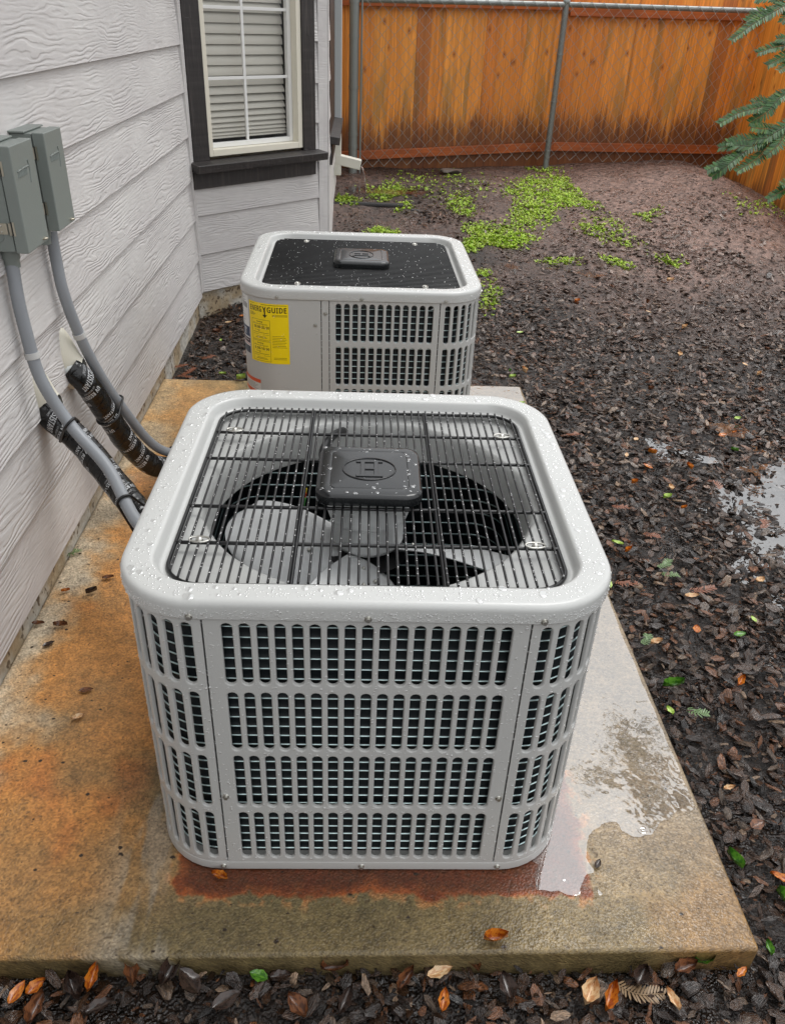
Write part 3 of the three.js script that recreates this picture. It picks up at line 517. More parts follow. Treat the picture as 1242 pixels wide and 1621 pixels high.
// shared geometries
const G = {};
{
  G.full = slottedPanel(SIDE - SEAM + 0.0014, SIDE + SEAM - 0.0014, 17, 0.02534);            // on the right face (s centred on SIDE)
  G.corner = slottedPanel(SEAM + 0.0014, SIDE - SEAM - 0.0014, 7, 0.0272);                    // front-right corner
  G.front = slottedPanel(-0.096, SEAM - 0.0014, 12, 0.02534);
  G.post = plainPanel(-0.120, -0.0985, PY0, PY1, 0, 2);
  G.service = plainPanel(-SIDE + SEAM + 0.0014, -0.1225, PY0, PY1, 0, 40);
  const lidProfile = [[0.014, 0.590], [0.006, 0.5835], [0.0015, 0.581], [0, 0.583], [0, 0.6025], [0.0006, 0.6065], [0.0024, 0.6102], [0.0055, 0.6128], [0.0095, 0.6140], [0.016, 0.6142], [0.030, 0.6138], [0.0425, 0.6132], [0.0462, 0.6120], [0.0492, 0.6085], [0.0525, 0.5985], [0.0545, 0.5940], [0.0575, 0.5915], [0.0645, 0.5905], [0.066, 0.584]];
  G.lid = loft(lidProfile.map(([d, y]) => roundSq(UW + 0.005 - d, UR + 0.005 - d, y, 12)));
  // fan deck with bell mouth: rounded square to circle
  const nC = 4 * 13, sq = (h, R, y) => { const o = [], q = h - R; for (let i = 0; i < 96; i++) { const a = i / 96 * Math.PI * 2, dx = Math.sin(a), dz = Math.cos(a); let k = h / Math.max(Math.abs(dx), Math.abs(dz)); if (Math.min(Math.abs(dx), Math.abs(dz)) * k > q) { const b = q * (Math.abs(dx) + Math.abs(dz)); k = b + Math.sqrt(Math.max(0, b * b - 2 * q * q + R * R)); } o.push(V3(dx * k, y, dz * k)); } return o; }, circ = (r, y) => { const o = []; for (let i = 0; i < 96; i++) { const a = i / 96 * Math.PI * 2; o.push(V3(Math.sin(a) * r, y, Math.cos(a) * r)); } return o; };
  G.deck = loft([sq(0.312, 0.064, 0.586), sq(0.309, 0.061, 0.578), circ(0.303, 0.5755), circ(0.298, 0.573), circ(0.2925, 0.565), circ(0.289, 0.552), circ(0.2875, 0.53), circ(0.287, 0.505), circ(0.2885, 0.500)]);
  const coil = []; { const inset = 0.022; for (let y = 0.028; y < 0.560; y += 0.0205) { for (const [dy, d] of [[0, 0], [0.0085, 0], [0.0095, -0.0022], [0.0110, -0.0022], [0.0120, 0]]) coil.push([inset + d, y + dy]); } }
  G.coil = loft(coil.map(([d, y]) => roundSq(UW - d, UR - d, y, 8)));
  G.coilIn = loft(coil.filter((_, i) => i % 5 === 0).map(([d, y]) => roundSq(UW - 0.062, UR - 0.05, y, 8)));
  G.tubes = (() => { const L = []; for (let y = 0.028; y < 0.56; y += 0.0205) L.push(loft([[0.0196, y + 0.0092], [0.0178, y + 0.0098], [0.0178, y + 0.0110], [0.0196, y + 0.0115]].map(([d, yy]) => roundSq(UW - d, UR - d, yy, 8)))); return merge(L); })();
  G.tubesIn = (() => { const L = []; for (let y = 0.04; y < 0.56; y += 0.0205 * 1.5) L.push(loft([[0.0625, y], [0.064, y + 0.002], [0.0625, y + 0.004]].map(([d, yy]) => roundSq(UW - d, UR - 0.05, yy, 8)))); return merge(L); })();
  G.base = loft([[0.05, 0.012], [0.004, 0.003], [0.0005, 0.004], [-0.001, 0.006], [-0.001, 0.023], [0.0005, 0.0255], [0.004, 0.0262], [0.05, 0.0262], [0.34, 0.026]].map(([d, y]) => roundSq(UW - d, Math.max(UR - d, 0.01), y, 10)));
  const gh = 0.306, gr = 0.058;
  const ring = roundSq(gh, gr, 0.5925, 10); G.ring = tube([...ring, ring[0], ring[1]], 0.0034, 8, { caps: false });
  G.cross = new THREE.CylinderGeometry(0.0032, 0.0032, 1, 8); G.bar = new THREE.CylinderGeometry(0.0021, 0.0021, 1, 8);
  // motor cap with rounded corners and dished border
  G.cap = loft([[0.086, 0.604, 0.022], [0.0905, 0.602, 0.026], [0.0925, 0.604, 0.028], [0.0925, 0.617, 0.028], [0.090, 0.622, 0.026], [0.084, 0.6242, 0.022], [0.0695, 0.6248, 0.012], [0.0685, 0.6236, 0.011], [0.0675, 0.6236, 0.010], [0.0665, 0.6250, 0.009], [0.03, 0.6252, 0.005], [0.001, 0.6252, 0.0005]].map(([h, y, R]) => roundSq(h, R, y, 6)));
  const ell = []; for (let i = 0; i <= 40; i++) { const a = i / 40 * Math.PI * 2; ell.push(V3(Math.cos(a) * 0.047, 0.6255, Math.sin(a) * 0.040)); } ell.push(ell[1].clone()); G.capRing = tube(ell, 0.0016, 6, { caps: false });
  G.capMark = merge([[0.008, 0.05, -0.012, 0], [0.008, 0.05, 0.012, 0], [0.048, 0.006, 0, -0.026], [0.048, 0.006, 0, 0.026], [0.018, 0.006, 0, 0]].map(([w, d, x, z]) => at(new RoundedBoxGeometry(w, 0.003, d, 2, 0.001), x, 0.6258, z)));
  G.motor = loft([[0.070, 0.600], [0.074, 0.585], [0.075, 0.545], [0.072, 0.535], [0.066, 0.530], [0.066, 0.485], [0.060, 0.474], [0.02, 0.470]].map(([r, y]) => { const o = []; for (let i = 0; i < 36; i++) { const a = i / 36 * Math.PI * 2, k = y < 0.532 && y > 0.48 ? 1 + 0.025 * (i % 3 === 0 ? -1 : 0.5) : 1; o.push(V3(Math.sin(a) * r * k, y, Math.cos(a) * r * k)); } return o; }));
  G.hub = merge([at(new THREE.CylinderGeometry(0.02, 0.02, 0.05, 18), 0, 0.45, 0), at(new THREE.CylinderGeometry(0.075, 0.07, 0.006, 24), 0, 0.445, 0)]);
  // paddle blade, twisted, along +x
  G.blade = (() => { const pos = [], idx = [], nu = 14, nv = 10; for (const o of [0.0009, -0.0009]) for (let i = 0; i <= nu; i++) { const t = i / nu, r = 0.055 + 0.215 * t; const w = 0.10 + 0.10 * Math.sin(Math.min(1, t * 1.15) * Math.PI * 0.62) - 0.12 * Math.max(0, t - 0.86) * 3.2; const tw = -lerp(0.62, 0.36, t); for (let j = 0; j <= nv; j++) { const q = (j / nv - 0.5) * w, cam2 = 0.012 * (1 - (2 * j / nv - 1) ** 2), sw = 0.05 * t * t; pos.push(r - 0.035 * (2 * j / nv - 1) ** 2 * t, 0.448 - q * Math.sin(tw) + cam2 + o, q * Math.cos(tw) + sw); } }
    const S = (nu + 1) * (nv + 1); for (let i = 0; i < nu; i++) for (let j = 0; j < nv; j++) { const a = i * (nv + 1) + j, b = a + 1, c = a + nv + 1, d = c + 1; idx.push(a, b, c, b, d, c, S + a, S + c, S + b, S + b, S + c, S + d); } return bgeo(pos, idx, pos.flatMap((v, i) => i % 3 === 0 ? [pos[i], pos[i + 2]] : [])); })();
  G.arm = at(box(0.13, 0.004, 0.034, 0.001), 0.085, 0.4475, 0, -0.5, 0, 0);
  G.rivet = new THREE.SphereGeometry(0.004, 8, 5);
  G.screw = merge([at(new THREE.CylinderGeometry(0.0052, 0.0058, 0.0016, 14), 0, 0.0008, 0), at(new THREE.CylinderGeometry(0.0036, 0.0038, 0.0042, 6), 0, 0.003, 0)]);
  G.clip = (() => { const o = []; for (let i = 0; i <= 18; i++) { const a = i / 18 * Math.PI * 2; o.push(V3(Math.cos(a) * 0.016, 0.6, Math.sin(a) * 0.008)); } o.push(o[1].clone()); return merge([tube(o, 0.0016, 6, { caps: false }), at(new THREE.SphereGeometry(0.006, 8, 6), 0, 0.5985, 0)]); })();
}
function instanced(name, geo, mat, mats, parent, colors) {
  const m = sh(new THREE.InstancedMesh(geo, mat, mats.length)); m.name = name; m.userData = { kind: 'stuff' };
  mats.forEach((q, i) => m.setMatrixAt(i, q)); if (colors) colors.forEach((c, i) => m.setColorAt(i, c)); parent.add(m); return m;
}
function condenser(label, pos, ry, seed, wet) {
  const o = thing('condenser_unit', label, 'air conditioner', 'condenser units on the concrete pad', pos, ry), r = rng(seed);
  mesh('base_pan', G.base, mPaint, o);
  mesh('louvre_panel', G.front, mPaint, o); mesh('post_strip', G.post, mPaint, o); const svc = mesh('service_panel', G.service, mPaint, o);
  for (let k = 0; k < 3; k++) { const f = mesh('louvre_panel', G.full, mPaint, o); f.rotation.y = k * Math.PI / 2; const c = mesh('corner_louvre', G.corner, mPaint, o); c.rotation.y = k * Math.PI / 2; }
  const coil = mesh('coil', G.coil, mFin, o); mesh('tube_rows', G.tubes, mTubeRow, coil); mesh('inner_face', G.coilIn, mFin, coil); mesh('inner_tube_rows', G.tubesIn, mTubeRow, coil);
  mesh('lid', G.lid, mPaintLit, o); mesh('fan_deck', G.deck, mPaintLit, o);
  // fan guard: wires along local x, thicker cross wires underneath
  const gd = mesh('fan_guard', G.ring, mWireB, o), gh = 0.306, gr = 0.058;
  const half = c => { const a = Math.abs(c), q = gh - gr; return a <= q ? gh : q + Math.sqrt(Math.max(0, gr * gr - (a - q) ** 2)); };
  const wire = (name, g, c, y, along) => { const m = mesh(name, g, mWireB, gd), h = half(c); m.scale.y = 2 * h; if (along) { m.rotation.z = Math.PI / 2; m.position.set(0, y, c); } else { m.rotation.x = Math.PI / 2; m.position.set(c, y, 0); } return h; };
  const bars = []; const N = 41; for (let i = 0; i < N; i++) { const c = -0.297 + 0.594 * i / (N - 1); bars.push([c, wire('guard_wire', G.bar, c, 0.5985, true)]); }
  for (const c of [-0.115, 0.115]) wire('brace_wire', G.cross, c, 0.5935, true);
  for (const c of [-0.197, -0.086, 0.086, 0.197]) wire('brace_wire', G.cross, c, 0.5935, false);
  for (const [cx, cz] of [[-0.197, -0.268], [-0.197, 0.268], [0.197, -0.268], [0.197, 0.268]]) { const m = mesh('guard_clip', G.clip, mSteel, o); m.position.set(cx, 0, cz); m.rotation.y = Math.PI / 2; }
  // motor, cap and fan
  const cap = mesh('motor_cap', G.cap, mCap, o); const mk = mesh('emblem_ring', G.capRing, mCap, cap), mk2 = mesh('emblem', G.capMark, mCap, cap); mk.rotation.y = mk2.rotation.y = Math.PI / 2;
  mesh('motor', G.motor, mBlade, o);
  const hub = mesh('fan_hub', G.hub, mBlack, o);
  for (let k = 0; k < 4; k++) { const b = mesh('fan_blade', G.blade, mBlade, o); b.rotation.y = k * Math.PI / 2 + 0.06; const a = mesh('blade_arm', G.arm, mBlack, b); for (const [rx, rz] of [[0.085, 0.008], [0.11, -0.012], [0.135, 0.01]]) { const v = mesh('rivet', G.rivet, mSteel, b); v.position.set(rx, 0.4535 + rz * 0.55 + 0.010, rz + 0.004); } }
  mesh('motor_lead', tube(curve([[-0.285, 0.56, 0.055], [-0.22, 0.578, 0.075], [-0.14, 0.582, 0.09], [-0.07, 0.58, 0.075]], 16), 0.0085, 8), mBlack, o);
  mesh('inner_floor', at(new THREE.CylinderGeometry(0.30, 0.30, 0.004, 32), 0, 0.03, 0), mBlack, o);
  mesh('compressor', loft([[0.085, 0.03], [0.09, 0.06], [0.09, 0.22], [0.07, 0.26], [0.02, 0.275]].map(([q, y]) => { const a = []; for (let i = 0; i < 24; i++) a.push(V3(-0.05 + Math.sin(i / 24 * 6.2832) * q, y, 0.06 + Math.cos(i / 24 * 6.2832) * q)); return a; }), { cap1: true }), mBlack, o);
  for (const [cc, dx] of [[[0.5, 0.06, 0.01], 0], [[0.05, 0.3, 0.05], 0.02], [[0.6, 0.45, 0.02], -0.02]]) mesh('wire_lead', tube(curve([[-0.19 + dx, 0.46, 0.13], [-0.17 + dx, 0.34, 0.15], [-0.16 + dx * 2, 0.2, 0.14]], 10), 0.003, 6), std(cc, 0.4), o);
  // screws round the lid, down the seams and along the base
  const screw = (s, y, off = 0.0052) => { const [x, z, nx, nz] = perim(s, off), m = mesh('screw', G.screw, mSteel, o); m.position.set(x, y, z); m.quaternion.setFromUnitVectors(V3(0, 1, 0), V3(nx, 0, nz)); };
  for (let k = 0; k < 4; k++) { for (const d of [-0.252, 0.0, 0.252]) screw(k * SIDE + d, 0.5875); for (const d of [-0.245, 0.0, 0.245]) screw(k * SIDE + d, 0.0145, 0.001); if (k) for (const d of [-0.228, 0.228]) screw(k * SIDE + d, 0.20, 0.0002); }
  screw(-0.1085, 0.54, 0.0002); screw(-0.1085, 0.2, 0.0002); screw(-0.139, 0.503, 0.0002);
  screw(SEAM - 0.009, 0.2, 0.0002);
  // rain drops: lid, panels, cap, wires
  const mats = [], M = new THREE.Matrix4(), q = new THREE.Quaternion(), Y = V3(0, 1, 0);
  const put = (x, y, z, n, sx, sy, sz, spin) => { q.setFromUnitVectors(Y, n); const q2 = new THREE.Quaternion().setFromAxisAngle(Y, spin); mats.push(new THREE.Matrix4().compose(V3(x, y, z), q.clone().multiply(q2), V3(sx, sy, sz))); };
  const T = 4 * SIDE, placed = [];
  for (let i = 0; i < wet.lid; i++) {
    const s = r() * T, d = 0.0115 + r() * 0.033, rad = (0.0009 + 0.0014 * r() + (r() < 0.26 ? 0.0075 * r() ** 2 : 0) + (r() < 0.05 ? 0.006 * r() : 0));
    if (rad > 0.0075 && d > 0.04) continue;
    const [x, z] = perim(s, 0.005 - d); if (placed.some(p => Math.abs(p[0] - x) < (p[2] + rad) * 0.95 && Math.abs(p[1] - z) < (p[2] + rad) * 0.95)) continue; placed.push([x, z, rad]);
    const y = lerp(0.6142, 0.6130, clamp((d - 0.02) / 0.025));
    put(x, y - 0.0002, z, Y, rad * (0.8 + 0.5 * r()), rad * (rad > 0.004 ? 0.75 : 1.3), rad, r() * 6.28);
  }
  const inSlot = (s, y) => { for (const [a, b, n, p] of [[-0.096, SEAM, 12, 0.02534], [SEAM, SIDE - SEAM, 7, 0.0272], [SIDE - SEAM, SIDE + SEAM, 17, 0.02534]]) for (let k = 0; k < 4; k++) { const t = s - k * SIDE; if (k && n === 12) continue; if (t < a || t > b) continue; if (!ROWS.some(([y0, y1]) => y > y0 - 0.002 && y < y1 + 0.002)) return false; const c0 = (a + b) / 2 - n * p / 2, f = ((t - c0) / p) % 1; return t > c0 && t < c0 + n * p && Math.abs(f - 0.5) * p < SLOTW / 2 + 0.0016; } return false; };
  for (let i = 0; i < wet.side; i++) { const s = r() * T, y = 0.03 + r() * 0.545, ss0 = s > 3.5 * SIDE ? s - T : s; if (inSlot(ss0, y)) continue; const [x, z, nx, nz] = perim(s, 0); const rad = 0.0011 + 0.0017 * r() ** 3; put(x, y, z, V3(nx, 0, nz), rad, rad * 1.9, rad * (1 + 0.4 * r()), 0); }
  for (let i = 0; i < wet.side * 0.2; i++) { const s = r() * T, y = 0.584 + r() * 0.016; const [x, z, nx, nz] = perim(s, 0.005); const rad = 0.0009 + 0.0014 * r() ** 2; put(x, y, z, V3(nx, 0, nz), rad, rad * 1.9, rad, 0); }
  for (let i = 0; i < wet.cap; i++) { const a = 0.084, rad = 0.0009 + 0.0035 * r() ** 4; put((r() * 2 - 1) * a, 0.6240, (r() * 2 - 1) * a, Y, rad * (0.8 + 0.6 * r()), rad * 0.7, rad, r() * 6); }
  for (let i = 0; i < wet.wire; i++) { const [c, h] = bars[Math.floor(r() * bars.length)]; put((r() * 2 - 1) * h, 0.5990, c, Y, 0.0022 + 0.0012 * r(), 0.0042, 0.0021, 0); }
  instanced('water_droplets', dropGeo, mDrop, mats, o);
  return [o, svc];
}
const [unitA] = condenser('light grey condenser unit without stickers, round louvred corners on all visible sides', [0, 0, -UW], -Math.PI / 2 - 0.0116, 41, { lid: 2800, side: 15000, cap: 420, wire: 900 });
const [unitB, svcB] = condenser('light grey condenser unit with yellow energy label on its plain service panel', [-0.0123, 0, -1.4887 - UW], 0.004, 43, { lid: 1500, side: 5000, cap: 160, wire: 300 });
{
  const dec = (name, s0, s1, y0, y1, map) => { const m = mesh(name, plainPanel(s0, s1, y0, y1, 0.0007, 24, true), std([1, 1, 1], 0.4, { map }), unitB); return m; };
  dec('energy_label', -0.352, -0.219, 0.376, 0.565, energyTex); dec('rating_label', -0.452, -0.358, 0.392, 0.575, infoTex); dec('caution_label', -0.445, -0.318, 0.225, 0.315, cautionTex);
}

// ---------------------------------------------------------------- disconnect boxes, conduits, line sets
const mBox = std([0.20, 0.225, 0.21], 0.42, { bumpMap: peel, bumpScale: 0.0002 }), mConduit = std([0.25, 0.265, 0.285], 0.42), mHinge = std([0.45, 0.42, 0.34], 0.3, { metalness: 0.85 });
function disconnectBox(label, zNear, zFar) {
  const zc = (zNear + zFar) / 2, w = Math.abs(zNear - zFar), y0 = 0.859, y1 = 1.067, h = y1 - y0;
  const o = thing('disconnect_box', label, 'electrical box', 'disconnect boxes on the siding', [-0.8, y0, zc]);
  mesh('back_box', at(box(0.062, h - 0.004, w - 0.006, 0.002), 0.026, h / 2, 0), mBox, o);
  mesh('cover', at(box(0.026, h, w, 0.0025), 0.072, h / 2, 0), mBox, o);
  mesh('top_flange', at(box(0.05, 0.004, w + 0.010, 0.0015), 0.020, h + 0.001, 0.0), mBox, o);
  for (const y of [h * 0.24, h * 0.80]) {
    const hg = mesh('hinge', merge([at(box(0.018, 0.022, 0.002), 0.041, y, w / 2 - 0.0015), at(new THREE.CylinderGeometry(0.0032, 0.0032, 0.024, 10), 0.0565, y, w / 2 + 0.001), at(box(0.004, 0.028, 0.0012), 0.064, y, w / 2 + 0.0006)]), mHinge, o);
    for (const d of [-0.006, 0.006]) mesh('hinge_rivet', at(new THREE.SphereGeometry(0.0022, 8, 5), 0.038, y + d, w / 2 + 0.0002), mSteel, hg);
    mesh('hinge_slot', at(box(0.006, 0.028, 0.001), 0.0625, y, w / 2 + 0.0004), mBlack, hg);
  }
  mesh('knockout', at(new THREE.TorusGeometry(0.0125, 0.0011, 6, 24), 0.026, 0.034, w / 2 - 0.0028), mBox, o);
  mesh('hasp', at(new THREE.TorusGeometry(0.006, 0.0022, 6, 14), 0.086, 0.010, -w / 2 + 0.03, Math.PI / 2, 0, 0), mHinge, o);
  // raised script lettering on the cover, too small to read: slanted strokes under a bar, with a long tail
  const st = []; const S = (y, z, len, lean) => st.push(tube([V3(0.0852, y, z), V3(0.0852, y + len, z - lean)], 0.0014, 5));
  for (let i = 0; i < 8; i++) S(h - 0.062, w * 0.32 - i * 0.0068, 0.012 + (i % 3 === 0 ? 0.004 : 0), 0.003);
  st.push(tube(curve([[0.0852, h - 0.050, w * 0.34], [0.0852, h - 0.048, 0.01], [0.0852, h - 0.047, -w * 0.16]], 8), 0.0016, 5));
  st.push(tube(curve([[0.0852, h - 0.036, -w * 0.15], [0.0852, h - 0.050, -w * 0.19], [0.0852, h - 0.080, -w * 0.165]], 8), 0.0019, 5));
  mesh('raised_lettering', merge(st), mBox, o);
  const hub = loft([[0.016, 0.0], [0.019, -0.002], [0.019, -0.022], [0.0165, -0.024], [0.0165, -0.040]].map(([r, y]) => { const q = []; for (let i = 0; i < 16; i++) q.push(V3(0.027 + Math.sin(i / 16 * 6.2832) * r, y, w / 2 - 0.045 + Math.cos(i / 16 * 6.2832) * r)); return q; }));
  mesh('conduit_hub', hub, mBox, o);
}
disconnectBox('grey electrical disconnect box feeding the unit without stickers', -0.855, -0.984);
disconnectBox('grey electrical disconnect box feeding the unit with the yellow label', -1.060, -1.178);
function conduit(label, pts) {
  const o = thing('conduit', label, 'conduit', 'flexible conduits from the boxes'), c = curve(pts, 190);
  mesh('sheath', tube(c, 0.0140, 16, { wob: i => 1 + 0.03 * (i % 2) }), mConduit, o);
  const k = 44, t = c[k + 1].clone().sub(c[k - 1]).normalize(); const cl = mesh('strap', new THREE.CylinderGeometry(0.0165, 0.0165, 0.014, 16), std([0.5, 0.5, 0.49], 0.4), o); cl.position.copy(c[k]); cl.quaternion.setFromUnitVectors(V3(0, 1, 0), t);
  return c;
}
const cA = conduit('grey flexible conduit into the side of the unit without stickers', [[-0.773, 0.835, -0.900], [-0.770, 0.76, -0.884], [-0.765, 0.689, -0.877], [-0.75, 0.572, -0.869], [-0.70, 0.466, -0.857], [-0.60, 0.395, -0.773], [-0.50, 0.337, -0.621], [-0.372, 0.30, -0.50]]);
const cB = conduit('grey flexible conduit running to the unit with the yellow label', [[-0.773, 0.835, -1.164], [-0.770, 0.76, -1.156], [-0.765, 0.693, -1.150], [-0.745, 0.532, -1.182], [-0.70, 0.334, -1.257], [-0.62, 0.12, -1.38], [-0.50, 0.075, -1.50], [-0.385, 0.07, -1.66]]);
const tapeTex = (() => {
  const c = document.createElement('canvas'); c.width = 512; c.height = 512; const x = c.getContext('2d'); x.fillStyle = '#0b0b0c'; x.fillRect(0, 0, 512, 512);
  const r = rng(9); x.fillStyle = '#c4c6c8';
  for (let j = 0; j < 8; j++) for (let i = 0; i < 2; i++) { x.save(); x.translate(((i * 256 + j * 77 + r() * 30) % 512), 40 + j * 62); x.scale(-1, 1); x.rotate(-0.25); x.font = 'bold 26px sans-serif'; x.fillText('UV RESISTANT', 0, 0, 150); x.font = '11px sans-serif'; x.fillText('UV RESISTANT', 16, 14, 110); x.restore(); }
  const t = new THREE.CanvasTexture(c); t.colorSpace = THREE.SRGBColorSpace; t.wrapS = t.wrapT = THREE.RepeatWrapping; t.repeat.set(3.4, 3.4); return t;
})();
const mTape = std([1, 1, 1], 0.2, { map: tapeTex, bumpMap: tex(512, 512, (u, v) => 0.6 * fbm(u * 10 + v * 4, v * 26, 4) + 0.25 * ss(0.1, 0.0, (v * 5 + u * 2.2) % 1), false, [4, 4]), bumpScale: 0.005 });
function lineSet(label, pts, ties, cond) {
  const o = thing('line_set', label, 'pipe insulation', 'refrigerant line sets'), c = curve(pts, 90), r = rng(ties[0]);
  const ph = Array.from({ length: 90 }, () => r());
  mesh('wrapped_pipe', tube(c, 0.033, 20, { wob: (i, k) => 1 + 0.14 * (fbm(i * 0.2 + 9, Math.abs(k - 10) * 0.5 + ties[0], 3) - 0.5) + 0.03 * (ph[(i + (k >> 2)) % 90] - 0.5) }), mTape, o);
  mesh('white_foam_end', tube([c[0].clone().addScaledVector(c[1].clone().sub(c[0]).normalize(), -0.02), c[0], c[1], c[2]], 0.024, 14), std([0.75, 0.78, 0.76], 0.6), o);
  for (const k of ties.slice(1)) { // tie straps round pipe and conduit
    const p = c[k]; let bi = 0, bd = 9; cond.forEach((q, i) => { const d = q.distanceTo(p); if (d < bd) { bd = d; bi = i; } });
    const q = cond[bi], d = q.clone().sub(p), L = d.length(), t = c[k + 1].clone().sub(c[k - 1]).normalize(), n = d.normalize(), b = t.clone().cross(n).normalize(), loop = [];
    for (let i = 0; i <= 12; i++) { const a = Math.PI / 2 + i / 12 * Math.PI; loop.push(p.clone().addScaledVector(n, Math.cos(a) * 0.034).addScaledVector(b, Math.sin(a) * 0.034)); }
    for (let i = 0; i <= 12; i++) { const a = -Math.PI / 2 + i / 12 * Math.PI; loop.push(q.clone().addScaledVector(n, Math.cos(a) * 0.0185).addScaledVector(b, Math.sin(a) * 0.0185)); } loop.push(loop[0].clone(), loop[1].clone()); void L;
    mesh('cable_tie', tube(loop, 0.0032, 6, { caps: false }), mBlack, o);
  }
}
lineSet('black taped line set into the side of the unit without stickers', [[-0.79, 0.47, -0.945], [-0.765, 0.44, -0.935], [-0.715, 0.395, -0.925], [-0.63, 0.325, -0.86], [-0.54, 0.275, -0.765], [-0.45, 0.24, -0.64], [-0.37, 0.22, -0.56]], [3, 12, 58], cA);
lineSet('black taped line set running to the unit with the yellow label', [[-0.785, 0.485, -1.150], [-0.757, 0.455, -1.155], [-0.725, 0.345, -1.195], [-0.690, 0.215, -1.245], [-0.635, 0.105, -1.31], [-0.54, 0.06, -1.43], [-0.39, 0.06, -1.60]], [7, 20, 56], cB);
// cream wall covers over the pipe holes: split cones flat on the siding
function wallCover(label, y, z) {
  const rings = []; for (let j = 0; j <= 8; j++) { const t = j / 8, ring = []; for (let i = 0; i < 20; i++) { const a = i / 20 * Math.PI * 2; const rad = lerp(0.064, 0.030, ss(0, 1, t)); ring.push(V3(-0.803 + 0.052 * t ** 0.8, y + Math.cos(a) * rad * 1.35 - 0.045 * t, z + Math.sin(a) * rad * 0.72)); } rings.push(ring); }
  solo('pipe_wall_cover', loft(rings), std([0.66, 0.63, 0.53], 0.45), label, 'wall cover', 'pipe covers on the siding');
}
wallCover('cream plastic cover where the line of the unit without stickers leaves the wall', 0.50, -0.955);
wallCover('cream plastic cover where the line of the yellow-labelled unit leaves the wall', 0.51, -1.168);

// ---------------------------------------------------------------- redwood tree: trunk and limbs out of frame, drooping sprays in view
const mNeedle = std([0.022, 0.075, 0.012], 0.5, { side: THREE.DoubleSide, ior: 1.5 }), mTwig = std([0.06, 0.07, 0.03], 0.6), mBark = std([0.13, 0.06, 0.035], 0.85, { bumpMap: tex(128, 256, (u, v) => fbm(u * 30, v * 5, 4), false, [3, 1]), bumpScale: 0.02 });
const needleGeo = (() => { const pos = [0, 0, 0, 0.0015, 0.0004, 0.2, 0, 0.0001, 1, -0.0015, 0.0004, 0.2, 0.0013, 0.0003, 0.75, -0.0013, 0.0003, 0.75]; return bgeo(pos, [0, 1, 3, 1, 4, 3, 3, 4, 5, 4, 2, 5], pos.flatMap((v, i) => i % 3 === 0 ? [pos[i], pos[i + 2]] : [])); })();
function sprayNeedles(pts, len, out, r, step = 0.0022, upv = V3(0, 1, 0)) {
  let acc = 0, flip = 1; const L = pts.reduce((s, p, i) => i ? s + p.distanceTo(pts[i - 1]) : 0, 0); let run = 0;
  for (let i = 1; i < pts.length; i++) { const a = pts[i - 1], b = pts[i], d = b.clone().sub(a), l = d.length(); d.normalize(); const side = d.clone().cross(upv).normalize(), up = side.clone().cross(d).normalize();
    for (; acc < l; acc += step) { flip = -flip; const t = (run + acc) / L, nl = len * (0.55 + 0.45 * Math.sin(Math.PI * clamp(0.12 + t * 0.86))) * (0.85 + 0.3 * r()); const dir = side.clone().multiplyScalar(flip).addScaledVector(d, 0.5 + 0.3 * r()).addScaledVector(up, 0.12 + (r() - 0.5) * 0.35).normalize(); const z = dir, x = up.clone().cross(z).normalize(), y = z.clone().cross(x); const m = new THREE.Matrix4().makeBasis(x.multiplyScalar(1.15), y, z.clone().multiplyScalar(nl)).setPosition(a.clone().addScaledVector(d, acc)); out.push(m); }
    acc -= l; run += l; }
}
